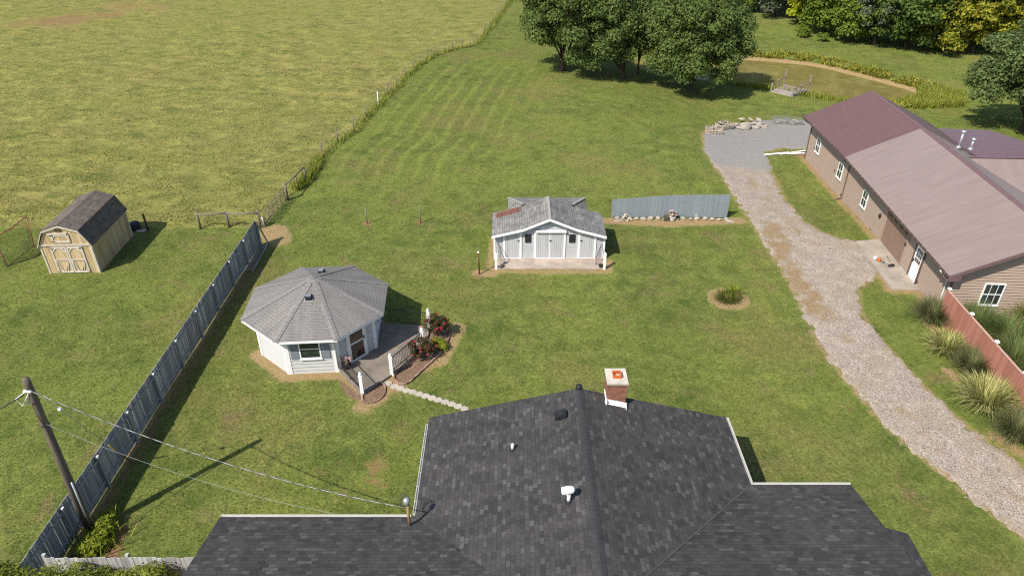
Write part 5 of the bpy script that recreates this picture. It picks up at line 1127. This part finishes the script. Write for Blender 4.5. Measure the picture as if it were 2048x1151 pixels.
# ------------------------------------------------------------------ stones and small things
def rock(mb, c, s, seed, rz=0.0, sub=2, tilt=0.0):
    bm = bmesh.new(); bmesh.ops.create_icosphere(bm, subdivisions=sub, radius=1); rr = np.random.default_rng(seed); pl = rr.normal(size=(9, 3)); pl /= np.linalg.norm(pl, axis=1)[:, None]; off = rr.uniform(.55, .9, 9)
    vs = np.array([v.co for v in bm.verts])
    for n, o in zip(pl, off): ex = vs @ n - o; vs -= np.where(ex > 0, ex, 0)[:, None] * n
    vs *= np.array(s); ca, sa = math.cos(rz), math.sin(rz); ct, st_ = math.cos(tilt), math.sin(tilt)
    vs = np.stack([vs[:, 0], vs[:, 1] * ct - vs[:, 2] * st_, vs[:, 1] * st_ + vs[:, 2] * ct], 1); vs = np.stack([vs[:, 0] * ca - vs[:, 1] * sa, vs[:, 0] * sa + vs[:, 1] * ca, vs[:, 2]], 1) + np.array(c)
    f = [tuple(v.index for v in fc.verts) for fc in bm.faces]; bm.free(); return mb.add(vs, f)
def stone(label, p, s, seed, group, rz=0.0, mat='stone', lift=.6, tilt=0.0, name='stone'):
    p = np.array(p, float); return solo(rock(MB(), p + (0, 0, s[2] * lift), s, seed, rz, 2, tilt), name, M[mat], label, 'stone', p, group)
P0, P1_ = G(776, 768), G(932, 818)
pth = [(776, 767), (789, 773), (801, 777), (813, 781), (825, 784), (838, 788), (851, 792), (864, 796), (877, 800), (890, 804), (903, 808), (916, 813), (929, 818)]
for i, (px, py) in enumerate(pth):
    p = G(px, py); m = MB(); n = 6; a0 = rng.uniform(0, 1); zt_ = .04 + .003 * (i % 3); pts = [(p[0] + .20 * rng.uniform(.92, 1.08) * math.cos(a0 + k * 2 * math.pi / n), p[1] + .175 * rng.uniform(.92, 1.08) * math.sin(a0 + k * 2 * math.pi / n), zt_) for k in range(n)]; m.slab(pts, .08)
    where = 'pale stepping stone touching the patio' if i == 0 else ('last pale stepping stone by the dark roof' if i == 12 else f'pale stepping stone, {["","second","third","fourth","fifth","sixth","seventh","eighth","ninth","tenth","eleventh","twelfth"][i]} from the patio')
    solo(m, 'stepping_stone', M['step'], where, 'stepping stone', p, 'stepping stone path')
def edging(label, outline, skip=lambda p: False):
    m = MB(); n = len(outline)
    for i in range(n):
        a, b = np.array(outline[i]), np.array(outline[(i + 1) % n]); L = np.linalg.norm(b - a)
        if skip((a + b) / 2): continue
        m.bar((*(a + (b - a) * .06), .04), (*(b - (b - a) * .06), .04 + rng.uniform(0, .02)), .06, .10)
    solo(m, 'bed_edging', m_plain('brown_edging_stone', (.30, .20, .145), .3, 9, .9, .2, island=.5) if 'brown_edging_stone' not in bpy.data.materials else bpy.data.materials['brown_edging_stone'], label, 'bed edging', (*np.mean(outline, 0), 0), 'brick edging of the patio beds')
edging('low brown stone edging round the rose bed', BED1); edging('low brown stone edging round the bare mulch bed', BED2)
rnd = random.Random(5); x = 6.7; i = 0
ordn = ['first', 'second', 'third', 'fourth', 'fifth', 'sixth', 'seventh', 'eighth', 'ninth', 'tenth', 'eleventh', 'twelfth', 'thirteenth', 'fourteenth', 'fifteenth', 'sixteenth', 'seventeenth', 'eighteenth', 'nineteenth', 'twentieth']
while x < 14.3 and i < 20:
    s = rnd.uniform(.16, .26); stone(f'pale stone, {ordn[i]} from the left, below the blue screen fence', (x + s, 42.05 + rnd.uniform(-.06, .08), float(gz(x, 42))), (s, rnd.uniform(.12, .18), rnd.uniform(.10, .16)), 20 + i, 'stones below the blue fence', rnd.uniform(-.4, .4)); x += s * 2 + rnd.uniform(.0, .1); i += 1
for px, py, s, lab in ((1237, 441, (.38, .22, .05), 'flat pale slab leaning at the left end of the stone row'), (1459, 443, (.34, .22, .06), 'flat pale slab at the right end of the stone row'), (1392, 436, (.16, .1, .22), 'upright pale stone against the blue fence')):
    stone(lab, G(px, py), s, 77 + px, 'slabs by the stone row', .5 if px < 1300 else -.6)
p = G(1252, 441); T = Matrix.Translation(p + (0, 0, .22)) @ Matrix.Rotation(.75, 4, 'Y') @ Matrix.Rotation(-.5, 4, 'X'); m = MB(T)
for a in ((-.2, .2, .16, .2), (-.2, .2, -.2, -.16), (-.2, -.16, -.16, .16), (.16, .2, -.16, .16), (-.16, .16, -.02, .02)): m.bx(a[0], a[1], -.1, .1, a[2], a[3])
solo(m, 'cinder_block', M['block'], 'tilted hollow concrete block at the left of the stone row', 'concrete block', p)
p = G(1332, 441); m = MB(); m.bx(p[0] - .17, p[0] + .17, p[1] - .12, p[1] + .16, p[2] - .02, p[2] + .36); solo(m, 'wooden_box', M['bark'], 'dark square box beside the white flower pot', 'box', p, bevel=.02)
pot('white pot of pale pink flowers before the blue fence', G(1344, 441), .22, .34, 'pink', 'leafgrey', 20, None, 'white', 1.15); p = G(1350, 437); solo(rock(MB(), p + (.0, 0, .2), (.2, .15, .24), 5), 'black_urn', M['blackplastic'], 'rounded black urn behind the white flower pot', 'urn', p)
# stone pallets, rock pile, wire crates
def pallet(label, p, wd, dp, ht, rz, seed):
    T = Matrix.Translation(p) @ Matrix.Rotation(rz, 4, 'Z'); t = thing('stone_pallet', label, 'pallet', p, 'pallets of stone', rz); m = MB(T)
    for k in range(4): y = -dp / 2 + dp * k / 3; m.bx(-wd / 2, wd / 2, y - .05, y + .05, .10, .13)
    for k in range(3): x = -wd / 2 + wd * k / 2; m.bx(x - .05, x + .05, -dp / 2, dp / 2, 0, .099)
    for k in range(5):
        x = -wd / 2 + wd * k / 4
        for y in (-dp / 2 - .02, dp / 2 + .02): m.bx(x - .04, x + .04, y - .02, y + .02, 0, ht)
    for z in (.3, .6):
        for y in (-dp / 2 - .045, dp / 2 + .045): m.bx(-wd / 2, wd / 2, y - .012, y + .012, ht * z - .05, ht * z + .05)
    for sx in (-1, 1): m.bx(sx * (wd / 2 + .045) - .012, sx * (wd / 2 + .045) + .012, -dp / 2, dp / 2, ht * .55, ht * .65)
    m.build('crate', M['palletwood'], t); rr = random.Random(seed); s_ = MB(T)
    for k in range(22): rock(s_, (rr.uniform(-.4, .4) * wd, rr.uniform(-.4, .4) * dp, .2 + rr.uniform(0, ht - .25)), (rr.uniform(.14, .26), rr.uniform(.12, .2), rr.uniform(.07, .12)), seed * 50 + k, rr.uniform(0, 3), 1)
    s_.build('stones', M['stone'], t)
pallet('slatted wooden pallet crate of stone at the left end of the gravel pad', G(1426, 268) + (.1, .3, 0), 1.15, .9, .62, .05, 3); pallet('brown pallet of stone just behind the slatted crate', G(1446, 262) + (.35, .9, 0), 1.3, 1.0, .55, .5, 4)
i = 0
for px, py, s in ((1464, 256, .5), (1472, 251, .42), (1478, 258, .45), (1486, 252, .5), (1492, 258, .62), (1497, 250, .4), (1503, 256, .45), (1508, 250, .5), (1514, 257, .48), (1520, 252, .55), (1526, 256, .45), (1531, 254, .35), (1500, 246, .42), (1516, 247, .42), (1482, 245, .38)):
    g_ = G(px, py); stone(f'rough tan rock, {ordn[i]} in the pile behind the gravel pad', g_ + (0, 0, .0 if py > 248 else .25), (s, s * .62, s * .34), 200 + i, 'rock pile', rng.uniform(0, 3), lift=.8, tilt=rng.uniform(-.4, .4)); i += 1
stone('large white slab leaning on the rock pile', G(1490, 260), (.62, .1, .42), 333, 'rock pile', .35, lift=.9, tilt=-.5)
def cage(label, p, wd, dp, ht):
    t = thing('wire_crate', label, 'crate', p, 'wire crates'); m = MB()
    for k in range(8):
        x = p[0] - wd / 2 + wd * k / 7
        for y in (p[1] - dp / 2, p[1] + dp / 2): m.bx(x - .014, x + .014, y - .014, y + .014, p[2], p[2] + ht)
    for k in range(5):
        z = p[2] + .04 + (ht - .05) * k / 4
        for y in (p[1] - dp / 2, p[1] + dp / 2): m.bx(p[0] - wd / 2, p[0] + wd / 2, y - .016, y + .016, z - .012, z + .012)
        for x in (p[0] - wd / 2, p[0] + wd / 2): m.bx(x - .013, x + .013, p[1] - dp / 2, p[1] + dp / 2, z - .013, z + .013)
    m.build('cage', M['steel'], t); s_ = MB(); rr = random.Random(int(wd * 100))
    s_.bx(p[0] - wd / 2 + .03, p[0] + wd / 2 - .03, p[1] - dp / 2 + .03, p[1] + dp / 2 - .03, p[2] + .02, p[2] + .1)
    for k in range(14): rock(s_, (p[0] + rr.uniform(-.4, .4) * wd, p[1] + rr.uniform(-.35, .35) * dp, p[2] + .15 + rr.uniform(0, ht * .4)), (.15, .12, .1), 900 + k, rr.uniform(0, 3), 1)
    s_.build('contents', M['step'], t)
cage('left wire crate on the gravel pad, holding rubble', G(1561, 250) + (0, .3, 0), 1.3, .9, .62); cage('right wire crate on the gravel pad beside the building', G(1590, 251) + (0, .3, 0), 1.25, .9, .55)
for (a, b, wd, lab) in (((1528, 311), (1578, 307), .2, 'long white board lying farthest left on the soil'), ((1560, 310), (1611, 303), .16, 'white board lying against the building corner'), ((1575, 309), (1609, 308), .18, 'short white board nearest the grass')):
    a, b = G(*a), G(*b); solo(MB().bar(a + (0, 0, .07), b + (0, 0, .09), wd, .06), 'white_board', M['white'], lab, 'board', a, 'white boards by the building', bevel=.008)
# string trimmer and broom on the slab
p0, p1 = GZ(1756, 521, .1), GZ(1781, 532, .1); t = thing('string_trimmer', 'orange and white string trimmer lying on the concrete slab', 'trimmer', p0); up = np.array((0, 0, .08)); d = (p1 - p0) / np.linalg.norm(p1 - p0)
MB().tube([p0 + up * 1.5, p1 + up], .02, 8).build('shaft', M['steel'], t, True); MB().frame(p0 + (-.02, 0, 0), d, np.cross((0, 0, 1), d), (0, 0, 1), (-.02, .16), (-.10, .10), (.0, .2)).build('engine_cover', M['orange'], t, bevel=.04)
MB().frame(p0 + (-.06, .12, 0), d, np.cross((0, 0, 1), d), (0, 0, 1), (-.18, .03), (-.12, .08), (.01, .18)).build('engine', M['white'], t, bevel=.04); q = p0 + d * .25; MB().tube([q + up + (-.1, -.16, 0), q + up + (0, -.2, .08), q + up + (.06, 0, .12)], .014, 6).build('handle', M['black'], t, True); MB().lathe(p1 + (0, 0, .0), [(.04, 0), (.10, .02), (.10, .08), (.03, .12)], 12).build('cutting_head', M['black'], t, True)
MB().prism([p1 + (-.05, -.1, .05), p1 + (.25, .0, .05), p1 + (.2, .18, .05), p1 + (-.02, .12, .05)], (0, 0, .02)).build('guard', M['black'], t)
b0, b1_ = GZ(1781, 531, .12), GZ(1771, 513, .12); t = thing('broom', 'wooden broom lying on the slab beside the trimmer', 'broom', b0); MB().tube([b0 + (0, 0, .06), b1_ + (.05, 0, .10)], .016, 6).build('broomstick', M['mast'], t, True); MB().frame(b0, (.9, .2, 0), (-.2, .9, 0), (0, 0, 1), (-.18, .18), (-.14, .03), (-.02, .05)).build('broom_head', M['bark'], t)
# net frame by the barn
n0_, n1_ = G(14, 533), G(68, 492); top1 = YV(52, 433, n1_[1]); nt_ = thing('net_goal', 'red tube goal frame with sagging black net left of the barn', 'net goal', n0_)
n0b = n0_ + (n0_ - n1_) * 0; top0 = n0_ + (top1 - n1_) + (-.35, .0, -.1)
fm = MB(); fm.tube([n1_, n1_ + (top1 - n1_) * .5 + (.03, 0, 0), top1], .035, 8); fm.tube([n0_, n0_ + (top0 - n0_) * .6 + (.06, 0, 0), top0], .035, 8); fm.tube([top1, (top1 + top0) / 2 + (0, 0, -.12), top0], .035, 8); fm.build('frame', M['redtube'], nt_, True)
bm_ = MB(); back0, back1 = n0_ + (1.05, 1.1, 0.02), n1_ + (.95, .9, 0.02); bm_.tube([n0_, n1_], .025, 6); bm_.tube([n1_, back1], .02, 6); bm_.tube([n0_, back0], .02, 6); bm_.tube([back0, back1], .02, 6); bm_.build('base_frame', M['black'], nt_, True)
nm = MB(); gN = 22
def npnt(u, v): a = n0_ + (n1_ - n0_) * u; b = top0 + (top1 - top0) * u; p = a + (b - a) * v; return p + np.array((.25, .25, -.1)) * math.sin(math.pi * u) * math.sin(math.pi * v)
for k in range(gN + 1): nm.tube([npnt(k / gN, v) for v in np.linspace(.0, .98, 7)], .006, 3, False); nm.tube([npnt(u, .98 * k / gN) for u in np.linspace(0, 1, 7)], .006, 3, False)
for k in range(0, gN + 1, 2): nm.tube([npnt(1, k / gN), back1 + (0, 0, .5 * k / gN)], .006, 3, False); nm.tube([npnt(k / gN, .98) * .0 + n0_ + (n1_ - n0_) * (k / gN), back0 + (back1 - back0) * (k / gN)], .006, 3, False)
nm.build('net', M['net'], nt_)
# behind the barn: dark tub and pale stone
p = G(272, 458); solo(MB().lathe(p, [(.28, 0), (.34, .3), (.3, .45), (.25, .5)], 14), 'rubber_tub', M['soilbag'], 'dark tub standing behind the yellow barn', 'tub', p, smooth=True); stone('flat pale stone on the ground behind the barn', G(284, 462), (.4, .25, .07), 61, None)
# ------------------------------------------------------------------ dock
dk = thing('fishing_dock', 'small weathered wooden dock with railings at the pond edge', 'dock', G(1580, 188)); dz = ZW + .55
A, B_, C_, D_ = (GZ(*q, dz) for q in ((1542, 181), (1585, 190), (1616, 180), (1568, 168)))
m = MB(); nb = 12
for k in range(nb):
    s0, s1 = k / nb + .006, (k + 1) / nb - .006; m.slab([A + (D_ - A) * s0, B_ + (C_ - B_) * s0, B_ + (C_ - B_) * s1, A + (D_ - A) * s1], .05)
m.build('deck', M['dockwood'], dk); m = MB(); m.bar(A - (0, 0, .12), D_ - (0, 0, .12), .08, .14); m.bar(B_ - (0, 0, .12), C_ - (0, 0, .12), .08, .14); m.bar(A - (0, 0, .12) + (.1, 0, 0), B_ - (0, 0, .12) - (.1, 0, 0), .08, .14); m.build('beam', M['dockwood'], dk)
for a, b in ((A, D_), (B_, C_)):
    for tt, h in ((0, .85), (.5, .85), (1, 1.55)): q = a + (b - a) * tt; MB().bx(q[0] - .06, q[0] + .06, q[1] - .06, q[1] + .06, ZW - .6, dz + h).build('post', M['dockwood'], dk)
    MB().bar(a + (0, -.08, .62), b + (0, -.08, .85), .05, .10).build('handrail', M['dockwood'], dk)

# ------------------------------------------------------------------ grasses nobody could count
def scatter(n, x0, x1, y0, y1, keep, dens=None):
    P = np.empty((0, 2))
    while len(P) < n:
        q = np.stack([rng.uniform(x0, x1, n), rng.uniform(y0, y1, n)], 1); q = q[keep(q[:, 0], q[:, 1])]; P = np.concatenate([P, q])
    return P[:n]
def stuff(name, label, P, H, W, lean, mat, azim=None, segs=2):
    z = gz(P[:, 0], P[:, 1]); o = blades(np.stack([P[:, 0], P[:, 1], z - .01], 1), H, W, lean, mat, name, None, .4, azim, segs); o['label'] = label; return kind(o, 'stuff')
n = 6500; pl = scatter(n, 10, 55, 64, 100, lambda x, y: (lambda d: (d > .7) & (d < 3.6))(sdf(x, y, POND)) & ((y > 78 - (x - 34) * .9) | (x > 38.5)) & (lump(x * .7, y * .7) + .5 * rng.normal(size=len(x)) > -.35)); stuff('bank_grass', 'tall yellow green grass along the far pond bank', pl, rng.uniform(.25, .75, n), rng.uniform(.09, .2, n), rng.uniform(.4, 1.3, n), M['reed'])
n = 2600; dk0 = G(1580, 182); pl = scatter(n, 14, 42, 62, 80, lambda x, y: (lambda d: (d > -.3) & (d < 1.4))(sdf(x, y, POND)) & (np.hypot(x - dk0[0], y - dk0[1]) > 2.0)); stuff('bank_grass', 'green grass along the near pond bank', pl, rng.uniform(.35, .8, n), rng.uniform(.05, .11, n), rng.uniform(.1, .6, n), M['weed'])
RP_ = [G(*q)[:2] for q in ((1800, 196), (1860, 178), (1925, 190), (1930, 216), (1830, 218))]; n = 6500; pl = scatter(n, 34, 60, 58, 84, lambda x, y: inside(x, y, RP_) & (sdf(x, y, POND) > .2)); stuff('marsh_grass', 'lime green marsh grass at the right end of the pond', pl, rng.uniform(.5, 1.0, n), rng.uniform(.05, .12, n), rng.uniform(.1, .6, n), M['weed'])
wl_ = [p[:2] for p in WIRE]; n = 4200; pl = scatter(n, -17, 2, 46, 120, lambda x, y: (lambda d: d < .55)(seg_dist(x, y, wl_) + rng.uniform(0, .35, len(x)) * 1.0) & (rng.random(len(x)) < np.where(y < 52, 1.0, .35))); stuff('fence_weeds', 'tall weeds growing along the wire fence', pl, rng.uniform(.3, .8, n) * np.where(pl[:, 1] < 53, 1.35, .8), rng.uniform(.03, .07, n), rng.uniform(.1, .7, n), M['weed'])
def near_mask(arr, x, y):
    i = np.clip(np.searchsorted(GRX, x), 0, len(GRX) - 1); j = np.clip(np.searchsorted(GRY, y), 0, len(GRY) - 1); return arr[j * len(GRX) + i]
def tufts(name, label, P, H, W, mat, azim, lean):
    n = len(P); azim = np.broadcast_to(azim, n); z = gz(P[:, 0], P[:, 1]) + (near_mask(Zg - pz, P[:, 0], P[:, 1])); p = np.stack([P[:, 0], P[:, 1], z - .01], 1); d = np.stack([np.cos(azim), np.sin(azim), np.zeros(n)], 1)
    th = rng.uniform(0, np.pi, n); sd = np.stack([np.cos(th), np.sin(th), np.zeros(n)], 1) * (W / 2)[:, None]; tip = p + d * (H * lean)[:, None]; tip[:, 2] += H
    o = np_mesh(name, np.stack([p - sd, p + sd, tip], 1), 3, mat); o['label'] = label; return kind(o, 'stuff')
n = 230000; t_ = rng.random(n * 2); Yc = 38 + 92 * t_ ** 1.35; Xc = rng.uniform(-1, 1, n * 2) * .9 * Yc; k = (sdf(Xc, Yc, PASTURE) < -.1) & (lump(Xc, Yc) + .7 * rng.normal(size=len(Xc)) > -.2) & (near_mask(soil, Xc, Yc) < .4); k &= ~((Xc > -27) & (Xc < -23) & (Yc < 40.5)); pl = np.stack([Xc[k], Yc[k]], 1)[:n]; n = len(pl)
tufts('pasture_grass', 'long yellow green pasture grass bent by the wind', pl, rng.uniform(.04, .17, n), rng.uniform(.03, .085, n), M['pasture'], rng.normal(.4, 1.0, n), rng.uniform(.3, 1.8, n))
n = 260000; Yc = 12 + 90 * rng.random(n * 2) ** 1.15; Xc = rng.uniform(-1, 1, n * 2) * (6 + .72 * Yc)
k = (sdf(Xc, Yc, PASTURE) > .1) & ~inside(Xc, Yc, DRIVE) & ~inside(Xc, Yc, PATIO) & (near_mask(straw, Xc, Yc) < .35) & (near_mask(soil, Xc, Yc) < .45) & (near_mask(mulch, Xc, Yc) < .3) & (sdf(Xc, Yc, POND) > .8) & (np.hypot(Xc - OCT_C[0], Yc - OCT_C[1]) > 3.1)
k &= ~((Xc > -1) & (Xc < 5.5) & (Yc > 35.6) & (Yc < 41.6)) & ~inside(Xc, Yc, [BW0, BW1, BW2, (32, 54), (32, 30)]) & ~((Xc > -9) & (Xc < 11.3) & (Yc < 15.2)) & ~((Xc > -2.7) & (Xc < 7.6) & (Yc < 19.8)) & ~((Xc > -26.7) & (Xc < -23.6) & (Yc > 35) & (Yc < 40)) & ~inside(Xc, Yc, SLAB)
pl = np.stack([Xc[k], Yc[k]], 1)[:n]; n = len(pl)
tufts('lawn_grass', 'short mown lawn grass', pl, rng.uniform(.025, .075, n), rng.uniform(.03, .07, n) * (.6 + pl[:, 1] / 80), M['lawn'], rng.uniform(0, 6.28, n), rng.uniform(.2, 1.6, n))
import os
print('verts', sum(len(o.data.vertices) for o in bpy.data.objects if o.type == 'MESH'))
